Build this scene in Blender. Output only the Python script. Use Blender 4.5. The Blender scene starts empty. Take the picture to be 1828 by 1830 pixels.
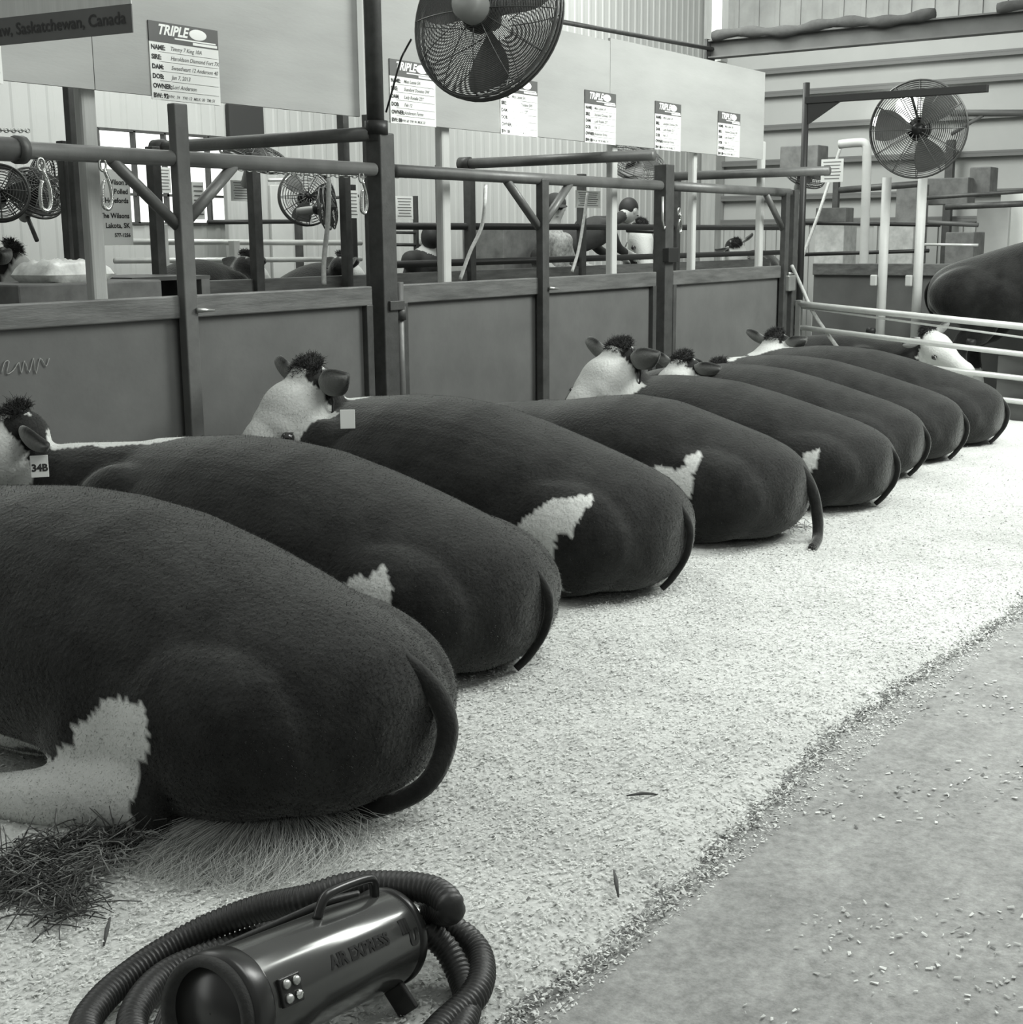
import bpy, bmesh, math, random
import numpy as np
from mathutils import Vector, Matrix, noise as mnoise
random.seed(7); rng = np.random.default_rng(7)
PI = math.pi
col = bpy.context.scene.collection
scn = bpy.context.scene

# ------------------------------------------------------------------ camera
F_PX, PITCH, ROLL, YAW, CAM_H = 2436.0, -0.19774, -0.008365, 0.605387, 1.4
def _cam():
    d = Vector((math.cos(PITCH)*math.cos(YAW), math.cos(PITCH)*math.sin(YAW), math.sin(PITCH)))
    r = d.cross(Vector((0, 0, 1))).normalized(); u = r.cross(d)
    c, s = math.cos(ROLL), math.sin(ROLL)
    return d, c*r + s*u, -s*r + c*u
CD, CR, CU = _cam()
CAM = Vector((0, 0, CAM_H))
cd = bpy.data.cameras.new('camera'); cam = bpy.data.objects.new('camera', cd); col.objects.link(cam)
cd.sensor_fit = 'HORIZONTAL'; cd.sensor_width = 36.0; cd.lens = F_PX/1828*36.0
cd.clip_start = 0.05; cd.clip_end = 200
cam.matrix_world = Matrix(((CR.x, CU.x, -CD.x, 0), (CR.y, CU.y, -CD.y, 0), (CR.z, CU.z, -CD.z, CAM_H), (0, 0, 0, 1)))
scn.camera = cam
# measuring aid: where a sight line through a photo point meets a plane of the barn
def _ray(x, y): return F_PX*CD + (x-914)*CR - (y-915)*CU
def onz(x, y, z): v = _ray(x, y); return CAM + v*((z-CAM_H)/v.z)
def ony(x, y, Y): v = _ray(x, y); return CAM + v*(Y/v.y)
def onx(x, y, X): v = _ray(x, y); return CAM + v*(X/v.x)

# ------------------------------------------------------------------ world and light
TINT = (0.975, 1.0, 0.965)
w = bpy.data.worlds.new('overcast sky'); scn.world = w; w.use_nodes = True
nt = w.node_tree; bg = nt.nodes['Background']
tc = nt.nodes.new('ShaderNodeTexCoord'); sep = nt.nodes.new('ShaderNodeSeparateXYZ'); ramp = nt.nodes.new('ShaderNodeValToRGB')
nt.links.new(tc.outputs['Generated'], sep.inputs[0]); nt.links.new(sep.outputs['Z'], ramp.inputs[0])
ramp.color_ramp.elements[0].position = 0.0; ramp.color_ramp.elements[0].color = (.20*TINT[0], .20, .20*TINT[2], 1)
ramp.color_ramp.elements[1].position = 0.75; ramp.color_ramp.elements[1].color = (.62*TINT[0], .62, .62*TINT[2], 1)
nt.links.new(ramp.outputs[0], bg.inputs[0])
# the overcast sky is much brighter low in the +Y quarter (seen through the window)
mr = nt.nodes.new('ShaderNodeMapRange'); mr.interpolation_type = 'SMOOTHSTEP'; mr.inputs['From Min'].default_value = .55; mr.inputs['From Max'].default_value = .8
mr.inputs['To Min'].default_value = .62; mr.inputs['To Max'].default_value = 8.0; nt.links.new(sep.outputs['Y'], mr.inputs['Value']); nt.links.new(mr.outputs['Result'], bg.inputs[1])
def area(name, loc, target, size, power, sy=None):
    l = bpy.data.lights.new(name, 'AREA'); l.energy = power; l.size = size; l.color = TINT
    if sy: l.shape = 'RECTANGLE'; l.size_y = sy
    o = bpy.data.objects.new(name, l); col.objects.link(o); o.location = loc
    o.rotation_euler = (Vector(target)-Vector(loc)).to_track_quat('-Z', 'Y').to_euler()
    return o
area('added_overhead_light', (9.5, .2, 4.6), (9.0, 4.7, 0.8), 2.5, 360)  # unseen overhead area lights, added to brighten the stalls and walls
area('added_overhead_light', (5.0, 0.5, 5.6), (5.0, 2.0, 0.0), 3.0, 150)
area('added_overhead_light', (12.5, 7.0, 5.6), (17, 7.0, 2.4), 2.5, 260)
area('added_overhead_light', (7.5, 6.9, 5.0), (8.5, 9.0, 1.6), 2.0, 120)
scn.view_settings.view_transform = 'Standard'; scn.view_settings.look = 'None'
scn.view_settings.gamma = 1.0; scn.view_settings.use_curve_mapping = False
scn.view_settings.exposure = 0.40

# ------------------------------------------------------------------ materials
MATS = {}
def g(v): return (v*TINT[0], v, v*TINT[2], 1)
def mat(name, v, rough=.6, metal=0., var=.0, scale=8., bump=0., bscale=60., stretch=(1, 1, 1), spec=.4, emit=0.):
    m = bpy.data.materials.new(name); m.use_nodes = True; n = m.node_tree; p = n.nodes['Principled BSDF']
    p.inputs['Base Color'].default_value = g(v); p.inputs['Roughness'].default_value = rough
    p.inputs['Metallic'].default_value = metal; p.inputs['Specular IOR Level'].default_value = spec
    tc = n.nodes.new('ShaderNodeTexCoord'); mp = n.nodes.new('ShaderNodeMapping'); mp.inputs['Scale'].default_value = stretch
    n.links.new(tc.outputs['Object'], mp.inputs[0])
    if var > 0:
        t = n.nodes.new('ShaderNodeTexNoise'); t.inputs['Scale'].default_value = scale; t.inputs['Detail'].default_value = 6; t.inputs['Roughness'].default_value = .62
        n.links.new(mp.outputs[0], t.inputs['Vector'])
        r = n.nodes.new('ShaderNodeValToRGB'); r.color_ramp.elements[0].position = .3; r.color_ramp.elements[1].position = .7
        r.color_ramp.elements[0].color = g(v*(1-var)); r.color_ramp.elements[1].color = g(min(1, v*(1+var)))
        n.links.new(t.outputs['Fac'], r.inputs[0]); n.links.new(r.outputs[0], p.inputs['Base Color'])
    if bump > 0:
        t = n.nodes.new('ShaderNodeTexNoise'); t.inputs['Scale'].default_value = bscale; t.inputs['Detail'].default_value = 4
        n.links.new(mp.outputs[0], t.inputs['Vector'])
        b = n.nodes.new('ShaderNodeBump'); b.inputs['Strength'].default_value = bump; b.inputs['Distance'].default_value = .01
        n.links.new(t.outputs['Fac'], b.inputs['Height']); n.links.new(b.outputs[0], p.inputs['Normal'])
    if emit > 0:
        p.inputs['Emission Color'].default_value = g(1.0); p.inputs['Emission Strength'].default_value = emit
    MATS[name] = m; return m
mat('dark_steel', .075, .5, .3, .25, 12, .1, 80)
mat('panel_sheet', .125, .55, .1, .16, 2.5, .08, 30)
mat('panel_rail', .135, .5, .2, .35, 9, .15, 60, (.4, 1, 3))
mat('rail_paint', .135, .42, .2, .22, 6, .08, 60)
mat('black_steel', .03, .45, .3)
mat('galvanised', .50, .32, .75, .12, 10)
mat('bright_pipe', .62, .35, .3, .08, 10)
mat('white_paint', .50, .5, 0, .06, 5)
mat('pale_wood', .40, .7, 0, .14, 3, .1, 40, (6, 6, .6))
mat('plywood', .36, .7, 0, .10, 1.6, .06, 40, (.6, 1, 3))
mat('plywood_far', .50, .7, 0, .05, 1.2, .03, 30, (.6, 1, 3))
mat('card_white', .78, .6); mat('card_dark', .10, .55); mat('card_mid', .35, .55)
mat('ink', .03, .6); mat('pen', .16, .6); mat('white_ink', .85, .6)
mat('banner_grey', .12, .6, 0, .12, 6); mat('banner_white', .62, .6, 0, .10, 60, 0, 1, (1, 1, .05))
mat('wall_white', .43, .6, 0, .04, 2); mat('purlin_dark', .16, .6); mat('wall_upper', .33, .6, 0, .2, 2)
mat('beam', .10, .55, 0, .15, 4); mat('drape', .055, .9, 0, .2, 10, .3, 30)
mat('concrete', .245, .75, 0, .22, 6, .3, 120)
mat('black_rubber', .022, .45, 0, .2, 20, .1, 90); mat('fan_wire', .11, .35, .6); mat('motor_grey', .30, .5, .2); mat('fan_blade', .13, .4, .3)
mat('blower_paint', .10, .16, .55, .1, 6, 0, 1, (1, 1, 1), .6); mat('blower_black', .018, .3)
mat('intake_foam', .03, .9, 0, .2, 60, .2, 200); mat('chrome', .7, .15, 1.0); mat('rope', .45, .8, 0, .2, 50); mat('tarp', .035, .8)
mat('skin', .42, .6); mat('hair_dark', .02, .6); mat('jacket_dark', .035, .8, 0, .2, 10, .3, 30); mat('shirt_pale', .40, .8, 0, .5, 30)
mat('cap_dark', .05, .8); mat('trousers', .10, .8); mat('lamp_lit', .9, .5, emit=3.2); mat('sack', .75, .35, 0, .25, 14, .5, 20)
mat('eye', .01, .08, spec=.9); mat('nose_skin', .42, .4); mat('horn', .30, .5); mat('halter_strap', .02, .5)
mat('straw', .26, .8, 0, .5, 40); mat('straw_dark', .07, .8, 0, .4, 30)
mat('far_clutter', .15, .7, 0, .3, 8); mat('box_card', .42, .7, 0, .2, 12)
mat('snow', .86, .8, 0, .05, 2)

def shavings_mat(name, v):
    m = bpy.data.materials.new(name); m.use_nodes = True; n = m.node_tree; p = n.nodes['Principled BSDF']
    p.inputs['Roughness'].default_value = .9; p.inputs['Specular IOR Level'].default_value = .15
    tc = n.nodes.new('ShaderNodeTexCoord')
    big = n.nodes.new('ShaderNodeTexNoise'); big.inputs['Scale'].default_value = 2.2; big.inputs['Detail'].default_value = 5
    vor = n.nodes.new('ShaderNodeTexVoronoi'); vor.inputs['Scale'].default_value = 75
    fine = n.nodes.new('ShaderNodeTexNoise'); fine.inputs['Scale'].default_value = 55; fine.inputs['Detail'].default_value = 8; fine.inputs['Roughness'].default_value = .7
    for t in (big, vor, fine): n.links.new(tc.outputs['Object'], t.inputs['Vector'])
    r = n.nodes.new('ShaderNodeValToRGB'); e = r.color_ramp.elements
    e[0].position = .28; e[0].color = g(v*.66); e[1].position = .62; e[1].color = g(v*1.06)
    x = e.new(.42); x.color = g(v*.93)
    n.links.new(fine.outputs['Fac'], r.inputs[0])
    mx = n.nodes.new('ShaderNodeMix'); mx.data_type = 'RGBA'; mx.blend_type = 'MULTIPLY'; mx.inputs[0].default_value = 1
    r2 = n.nodes.new('ShaderNodeValToRGB'); r2.color_ramp.elements[0].position = .3; r2.color_ramp.elements[0].color = (.84, .84, .84, 1)
    r2.color_ramp.elements[1].position = .55; r2.color_ramp.elements[1].color = (1, 1, 1, 1)
    n.links.new(big.outputs['Fac'], r2.inputs[0]); n.links.new(r.outputs[0], mx.inputs[6]); n.links.new(r2.outputs[0], mx.inputs[7])
    n.links.new(mx.outputs[2], p.inputs['Base Color'])
    b = n.nodes.new('ShaderNodeBump'); b.inputs['Strength'].default_value = .45; b.inputs['Distance'].default_value = .008
    ad = n.nodes.new('ShaderNodeMath'); ad.operation = 'ADD'
    n.links.new(vor.outputs['Distance'], ad.inputs[0]); n.links.new(fine.outputs['Fac'], ad.inputs[1])
    n.links.new(ad.outputs[0], b.inputs['Height']); n.links.new(b.outputs[0], p.inputs['Normal'])
    MATS[name] = m; return m
shavings_mat('shavings', .57)
mat('flake_pale', .66, .8, 0, .1, 30); mat('flake_mid', .42, .8, 0, .2, 30); mat('flake_dark', .16, .8)

cm = MATS['concrete'].node_tree; pp_ = cm.nodes['Principled BSDF']; old = pp_.inputs['Base Color'].links[0].from_socket
tcc = cm.nodes.new('ShaderNodeTexCoord'); sp1 = cm.nodes.new('ShaderNodeTexNoise'); sp1.inputs['Scale'].default_value = 38; sp1.inputs['Detail'].default_value = 9; sp1.inputs['Roughness'].default_value = .75
cm.links.new(tcc.outputs['Object'], sp1.inputs['Vector']); rr_ = cm.nodes.new('ShaderNodeValToRGB'); rr_.color_ramp.elements[0].position = .35; rr_.color_ramp.elements[0].color = (.72, .72, .72, 1)
rr_.color_ramp.elements[1].position = .68; rr_.color_ramp.elements[1].color = (1.35, 1.35, 1.35, 1); mxx = cm.nodes.new('ShaderNodeMix'); mxx.data_type = 'RGBA'; mxx.blend_type = 'MULTIPLY'; mxx.inputs[0].default_value = 1
cm.links.new(sp1.outputs['Fac'], rr_.inputs[0]); cm.links.new(old, mxx.inputs[6]); cm.links.new(rr_.outputs[0], mxx.inputs[7]); cm.links.new(mxx.outputs[2], pp_.inputs['Base Color'])
def fur_mat(name, dark=.012, light=.60, sheen=.42):
    m = bpy.data.materials.new(name); m.use_nodes = True; n = m.node_tree; p = n.nodes['Principled BSDF']
    p.inputs['Roughness'].default_value = .78; p.inputs['Specular IOR Level'].default_value = .12
    at = n.nodes.new('ShaderNodeAttribute'); at.attribute_name = 'mark'
    tc = n.nodes.new('ShaderNodeTexCoord')
    t = n.nodes.new('ShaderNodeTexNoise'); t.inputs['Scale'].default_value = 5; t.inputs['Detail'].default_value = 7; t.inputs['Roughness'].default_value = .65
    t2 = n.nodes.new('ShaderNodeTexNoise'); t2.inputs['Scale'].default_value = 70; t2.inputs['Detail'].default_value = 5
    for q in (t, t2): n.links.new(tc.outputs['Object'], q.inputs['Vector'])
    r = n.nodes.new('ShaderNodeValToRGB'); r.color_ramp.elements[0].position = .32; r.color_ramp.elements[1].position = .72
    r.color_ramp.elements[0].color = g(dark*.45); r.color_ramp.elements[1].color = g(dark*2.3)
    n.links.new(t.outputs['Fac'], r.inputs[0])
    mx = n.nodes.new('ShaderNodeMix'); mx.data_type = 'RGBA'
    n.links.new(at.outputs['Fac'], mx.inputs[0]); n.links.new(r.outputs[0], mx.inputs[6]); mx.inputs[7].default_value = g(light)
    n.links.new(mx.outputs[2], p.inputs['Base Color'])
    p.inputs['Sheen Weight'].default_value = sheen; p.inputs['Sheen Roughness'].default_value = .42; p.inputs['Sheen Tint'].default_value = g(.75)
    b = n.nodes.new('ShaderNodeBump'); b.inputs['Strength'].default_value = .55; b.inputs['Distance'].default_value = .007
    n.links.new(t2.outputs['Fac'], b.inputs['Height']); n.links.new(b.outputs[0], p.inputs['Normal'])
    MATS[name] = m; return m
fur_mat('hide')

# ------------------------------------------------------------------ mesh builder
WLOC = {}
def tag(o, label=None, cat=None, group=None, kind=None):
    if label: o['label'] = label
    if cat: o['category'] = cat
    if group: o['group'] = group
    if kind: o['kind'] = kind
    return o
def thing(name, label, cat, loc, group=None):
    o = bpy.data.objects.new(name, None); col.objects.link(o); o.location = loc; o.empty_display_size = .1
    WLOC[o.name] = Vector(loc); return tag(o, label, cat, group)
class MB:
    def __init__(s): s.v = []; s.f = []; s.m = []; s.sm = []
    def raw(s, vs, fs, mi=0, smooth=True):
        b = len(s.v); s.v += [tuple(p) for p in vs]; s.f += [tuple(i+b for i in f) for f in fs]
        s.m += [mi]*len(fs); s.sm += [smooth]*len(fs); return s
    def box(s, c, d, R=None, mi=0):
        hx, hy, hz = d[0]/2, d[1]/2, d[2]/2; c = Vector(c); vs = []
        for x, y, z in ((-1,-1,-1),(1,-1,-1),(1,1,-1),(-1,1,-1),(-1,-1,1),(1,-1,1),(1,1,1),(-1,1,1)):
            p = Vector((x*hx, y*hy, z*hz)); vs.append(c + (R @ p if R else p))
        return s.raw(vs, [(0,3,2,1),(4,5,6,7),(0,1,5,4),(1,2,6,5),(2,3,7,6),(3,0,4,7)], mi, False)
    def bar(s, a, b, wd, ht, mi=0, up=(0, 0, 1)):
        a, b = Vector(a), Vector(b); x = (b-a).normalized(); u = Vector(up)
        if abs(x.dot(u)) > .95: u = Vector((0, 1, 0))
        y = u.cross(x).normalized(); z = x.cross(y)
        R = Matrix((x, y, z)).transposed(); return s.box((a+b)/2, ((b-a).length, wd, ht), R, mi)
    def tube(s, pts, r, seg=10, mi=0, caps=True, closed=False):
        P = [Vector(p) for p in pts]; n = len(P); rr = r if hasattr(r, '__len__') else [r]*n
        vs = []; fs = []; N = None
        for i, p in enumerate(P):
            if closed: t = (P[(i+1) % n]-P[i-1]).normalized()
            else: t = (P[min(i+1, n-1)]-P[max(i-1, 0)]).normalized()
            if N is None:
                N = t.orthogonal().normalized()
            N = (N - t*N.dot(t)); N = N.normalized() if N.length > 1e-6 else t.orthogonal().normalized()
            B = t.cross(N)
            for k in range(seg):
                a = 2*PI*k/seg; vs.append(p + (N*math.cos(a)+B*math.sin(a))*rr[i])
        for i in range(n if closed else n-1):
            j = (i+1) % n
            for k in range(seg):
                k2 = (k+1) % seg; fs.append((i*seg+k, i*seg+k2, j*seg+k2, j*seg+k))
        if caps and not closed:
            fs.append(tuple(reversed(range(seg)))); fs.append(tuple((n-1)*seg+k for k in range(seg)))
        return s.raw(vs, fs, mi)
    def ell(s, c, rad, R=None, nu=20, nv=12, mi=0):
        vs = []; fs = []; c = Vector(c)
        for i in range(1, nv):
            th = PI*i/nv
            for k in range(nu):
                ph = 2*PI*k/nu; p = Vector((rad[0]*math.sin(th)*math.cos(ph), rad[1]*math.sin(th)*math.sin(ph), rad[2]*math.cos(th)))
                vs.append(c + (R @ p if R else p))
        b = len(vs); t = Vector((0, 0, rad[2])); vs += [c + (R @ t if R else t), c - (R @ t if R else t)]
        for i in range(nv-2):
            for k in range(nu):
                k2 = (k+1) % nu; fs.append((i*nu+k, (i+1)*nu+k, (i+1)*nu+k2, i*nu+k2))
        for k in range(nu):
            k2 = (k+1) % nu; fs.append((b, k, k2)); fs.append((b+1, (nv-2)*nu+k2, (nv-2)*nu+k))
        return s.raw(vs, fs, mi)
    def lathe(s, o, axis, prof, seg=28, mi=0):
        o = Vector(o); ax = Vector(axis).normalized(); n = ax.orthogonal().normalized(); b = ax.cross(n); vs = []; fs = []
        for (r, h) in prof:
            for k in range(seg):
                a = 2*PI*k/seg; vs.append(o + ax*h + (n*math.cos(a)+b*math.sin(a))*max(r, 1e-4))
        for i in range(len(prof)-1):
            for k in range(seg):
                k2 = (k+1) % seg; fs.append((i*seg+k, i*seg+k2, (i+1)*seg+k2, (i+1)*seg+k))
        fs.append(tuple(reversed(range(seg)))); fs.append(tuple((len(prof)-1)*seg+k for k in range(seg)))
        return s.raw(vs, fs, mi)
    def rings(s, rs, mi=0):
        n = len(rs[0]); vs = [p for r in rs for p in r]; fs = []
        for i in range(len(rs)-1):
            for k in range(n):
                k2 = (k+1) % n; fs.append((i*n+k, i*n+k2, (i+1)*n+k2, (i+1)*n+k))
        fs.append(tuple(reversed(range(n)))); fs.append(tuple((len(rs)-1)*n+k for k in range(n)))
        return s.raw(vs, fs, mi)
    def build(s, name, mats, parent=None, origin=None, bevel=0.):
        if isinstance(mats, str): mats = [mats]
        og = Vector(origin) if origin is not None else (WLOC[parent.name] if parent else Vector((0, 0, 0)))
        me = bpy.data.meshes.new(name)
        V = np.array(s.v, dtype=float).reshape(-1, 3) - np.array(og)
        me.from_pydata(V.tolist(), [], s.f)
        for m in mats: me.materials.append(MATS[m])
        me.polygons.foreach_set('material_index', s.m); me.polygons.foreach_set('use_smooth', s.sm); me.update()
        o = bpy.data.objects.new(name, me); col.objects.link(o)
        if parent:
            o.parent = parent; o.location = og - WLOC[parent.name]
        else: o.location = og
        WLOC[o.name] = og.copy()
        if bevel:
            b = o.modifiers.new('bevel', 'BEVEL'); b.width = bevel; b.segments = 2; b.limit_method = 'ANGLE'
        return o
def text_into(mb, txt, size, o, xdir, updir, mi=0, shear=0., lift=.0008, align='LEFT', bold=0.):
    cu = bpy.data.curves.new('t', 'FONT'); cu.body = txt; cu.size = size; cu.shear = shear; cu.align_x = align; cu.offset = bold
    cu.resolution_u = 3
    ob = bpy.data.objects.new('t', cu); me = ob.to_mesh()
    X = Vector(xdir).normalized(); U = Vector(updir).normalized(); N = X.cross(U); o = Vector(o)
    vs = [o + X*v.co.x + U*v.co.y + N*lift for v in me.vertices]; fs = [tuple(p.vertices) for p in me.polygons]
    mb.raw(vs, fs, mi, False); ob.to_mesh_clear(); bpy.data.objects.remove(ob); bpy.data.curves.remove(cu)
def spline(pts, n=8):
    P = [Vector(p) for p in pts]; out = []
    for i in range(len(P)-1):
        p0 = P[max(i-1, 0)]; p1 = P[i]; p2 = P[i+1]; p3 = P[min(i+2, len(P)-1)]
        for k in range(n):
            t = k/n; out.append(.5*((2*p1)+(p2-p0)*t+(2*p0-5*p1+4*p2-p3)*t*t+(3*p1-p0-3*p2+p3)*t**3))
    out.append(P[-1]); return out
def structure(mb, name, mats, label=None):
    o = mb.build(name, mats); o['kind'] = 'structure'; return o

# ------------------------------------------------------------------ the setting
structure(MB().box((8, 3, -.06), (34, 24, .12)), 'floor', 'concrete')
# back wall Y = 9, of vertical ribbed sheet, with a window opening
YB, XR = 9.0, 18.0
def rib_wall_x(mb, x0, x1, z0, z1, y, pitch=.16):
    # ribbed sheet facing -Y
    xs = []; x = x0
    prof = [(0, 0), (.55, 0), (.66, .008), (.88, .008), (1, 0)]
    while x < x1 - 1e-6:
        for a, h in prof[:-1]:
            xx = x + a*pitch
            if xx < x1: xs.append((xx, h))
        x += pitch
    xs.append((x1, 0)); vs = []; fs = []
    for xx, h in xs: vs += [(xx, y-h, z0), (xx, y-h, z1)]
    for i in range(len(xs)-1): fs.append((2*i, 2*i+2, 2*i+3, 2*i+1))
    vs += [(x0, y+.06, z0), (x0, y+.06, z1), (x1, y+.06, z0), (x1, y+.06, z1)]; b = 2*len(xs)
    fs += [(b+2, b, b+1, b+3)]
    mb.raw(vs, fs, 0, False)
wx0, wx1, wz0, wz1 = 7.3, 8.70, 1.55, 2.28
m = MB(); rib_wall_x(m, -3, wx0, 0, 5.6, YB); rib_wall_x(m, wx1, XR, 0, 5.6, YB)
rib_wall_x(m, wx0, wx1, 0, wz0, YB); rib_wall_x(m, wx0, wx1, wz1, 5.6, YB)
structure(m, 'wall_back', 'wall_white')
m = MB()
for x in (wx0, 7.66, 7.98, 8.2, 8.46, wx1): m.box((x, YB, (wz0+wz1)/2), (.022, .05, wz1-wz0))
for z in (wz0, 1.78, 2.06, wz1): m.box(((wx0+wx1)/2, YB, z), (wx1-wx0, .05, .02))
structure(m, 'window_1', 'dark_steel')
m = MB().box((10, 16, -.15), (30, 13.8, .1)); structure(m, 'ground_outside', 'snow')
m = MB()
m.box((XR+.06, 2.5, 2.8), (.1, 13, 5.6))
structure(m, 'wall_right', 'wall_white')
m = MB()
for z in (1.62, 1.95, 2.42, 2.88, 3.32, 3.62):
    m.box((XR-.06, 2.5, z), (.10, 13, .035)); m.box((XR-.10, 2.5, z-.03), (.02, 13, .05))
structure(m, 'trim_1', 'purlin_dark')
m = MB(); y = -4
m2 = MB()
while y < 9:
    m2.box((XR-.03, y, 4.75), (.04, .06, 1.7)); y += .3
m2.box((XR-.01, 2.5, 4.75), (.03, 13, 1.7)); structure(m2, 'trim_2', 'wall_upper')
m = MB().box((XR-.03, 2.5, .80), (.03, 13, 1.55)); y = -3.9
while y < 8.9: m.box((XR-.06, y, .80), (.04, .05, 1.55)); y += .16
structure(m, 'trim_4', 'wall_white')
m = MB().box((XR-.16, 9.0-.14, 2.8), (.26, .22, 5.6)); structure(m, 'trim_3', 'pale_wood')
# upper steel beam with rolled curtain
bx = 14.0
t = thing('steel_beam', 'large grey steel beam across the upper right under the roof', 'beam', (bx, 4.0, 3.30))
m = MB(); a, b = Vector((bx, 7.0, 3.39)), Vector((bx, -1.5, 3.40))
m.box((bx, 2.75, 3.31), (.16, 8.5, .016)); m.box((bx, 2.75, 3.48), (.16, 8.5, .016)); m.box((bx, 2.75, 3.395), (.02, 8.5, .16)); m.build('web', 'beam', t)
MB().box((bx, 7.02, 3.39), (.2, .03, .22)).build('end_plate', 'dark_steel', t)
MB().tube([(bx-.0, 6.98, 3.40), (bx-3.2, 6.98, 3.32)], .022).build('tie_rod', 'dark_steel', t)
m = MB(); pts = [(bx-.06, 6.95-.3*i, 3.52+.02*math.sin(i*1.7)) for i in range(9)]
m.tube(spline(pts, 4), [.055+.012*math.sin(i*1.3) for i in range(33)], 10)
o = m.build('curtain_roll', 'drape', None, (bx-.06, 6, 3.5)); tag(o, 'sagging dark rolled curtain lying on the beam, nearer the beam end', 'curtain', 'rolled curtains on the beam')
m = MB(); pts = [(bx-.06, 3.95-.3*i, 3.52+.015*math.sin(i*1.1)) for i in range(9)]
m.tube(spline(pts, 4), [.05+.01*math.sin(i*1.1) for i in range(33)], 10)
o = m.build('curtain_roll', 'drape', None, (bx-.06, 3, 3.5)); tag(o, 'straight dark rolled curtain on the beam at the right edge of the photo', 'curtain', 'rolled curtains on the beam')
m = MB().box((bx+.3, 7.05, 4.3), (.16, .12, 2.0)); o = m.build('hanger_post', 'white_paint', None, (bx+.3, 7.05, 3.3)); tag(o, 'pale vertical hanger post above the end of the roof beam', 'post')

# ------------------------------------------------------------------ bedding
def edge_y(x): return 1.30 + .035*math.sin(x*2.1) + .03*mnoise.noise(Vector((x*6, 0, 0))) + .02*mnoise.noise(Vector((x*21, 4, 0)))
def bed_h(x, y):
    e = y - edge_y(x); k = max(0., min(1., e/.16)); k = k*k*(3-2*k)
    return k*(.035 + .016*mnoise.noise(Vector((x*2.6, y*2.6, 0))) + .009*mnoise.noise(Vector((x*9, y*9, 3))) + .005*mnoise.noise(Vector((x*26, y*26, 7)))) - .004
xs = np.concatenate([np.arange(.2, 4, .022), np.arange(4, 7.5, .04), np.arange(7.5, 12.6, .08)])
ys = np.concatenate([np.arange(1.15, 1.6, .018), np.arange(1.6, 2.8, .03), np.arange(2.8, 4.75, .08)])
vs = [(x, y, bed_h(x, y)) for x in xs for y in ys]; ny = len(ys)
fs = [(i*ny+j, (i+1)*ny+j, (i+1)*ny+j+1, i*ny+j+1) for i in range(len(xs)-1) for j in range(ny-1)]
o = MB().raw(vs, fs).build('bedding', 'shavings'); tag(o, 'deep pale bed of wood shavings under the cattle', 'bedding', kind='stuff')
def flakes(name, N, gen, label, mats, p, smin, smax, flat=.35):
    V = np.zeros((N*4, 3)); M = rng.choice(len(mats), N, p=p)
    pos = gen(N); a = rng.uniform(0, 2*PI, N); L = rng.uniform(smin, smax, N); W = L*rng.uniform(.2, .6, N)
    dz = rng.normal(0, flat, N); dw = rng.normal(0, flat, N)
    ux, uy = np.cos(a), np.sin(a)
    for k, (su, sv) in enumerate(((-1, -1), (1, -1), (1, 1), (-1, 1))):
        V[k::4, 0] = pos[:, 0] + ux*L*su/2 - uy*W*sv/2; V[k::4, 1] = pos[:, 1] + uy*L*su/2 + ux*W*sv/2
        V[k::4, 2] = pos[:, 2] + dz*L*su/2 + dw*W*sv/2 + (0.12*L if (su*sv) > 0 else 0)
    F = np.arange(N*4).reshape(N, 4)
    me = bpy.data.meshes.new(name); me.from_pydata(V.tolist(), [], F.tolist())
    for q in mats: me.materials.append(MATS[q])
    me.polygons.foreach_set('material_index', M); me.update()
    o = bpy.data.objects.new(name, me); col.objects.link(o); tag(o, label, 'wood shavings', kind='stuff'); return o
def gen_bed(N):
    x = .9 + rng.beta(1.0, 2.2, N)*8.5; y = rng.uniform(1.22, 4.4, N)
    y = np.where(rng.random(N) < .45, 1.22 + rng.random(N)*1.4, y)
    return np.array([(a, b, bed_h(a, b) + rng.uniform(.001, .007)) for a, b in zip(x, y)])
flakes('wood_shavings', 140000, gen_bed, 'loose curled shavings lying over the pale bedding', ['flake_pale', 'flake_mid', 'flake_dark'], [.87, .115, .015], .003, .011, .25)
def gen_edge(N):
    x = 1.2 + rng.beta(1, 1.5, N)*10; return np.array([(a, edge_y(a) + rng.normal(.005, .017), .004+rng.random()*.008) for a in x])
flakes('wood_shavings', 9000, gen_edge, 'ragged fringe of shavings along the bedding edge', ['flake_pale', 'flake_mid', 'flake_dark'], [.50, .25, .25], .004, .013)
def gen_floor(N):
    out = []
    while len(out) < N:
        x = rng.uniform(1.3, 6); y = rng.uniform(-.8, 1.28)
        if mnoise.noise(Vector((x*2.2, y*2.2, 9))) + rng.random()*.55 > .38 + (1.28-y)*.06: out.append((x, y, .002+rng.random()*.003))
    return np.array(out)
flakes('wood_shavings', 2600, gen_floor, 'stray shavings scattered over the bare concrete alley', ['flake_pale', 'flake_mid', 'flake_dark'], [.35, .55, .1], .004, .016, .15)

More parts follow.
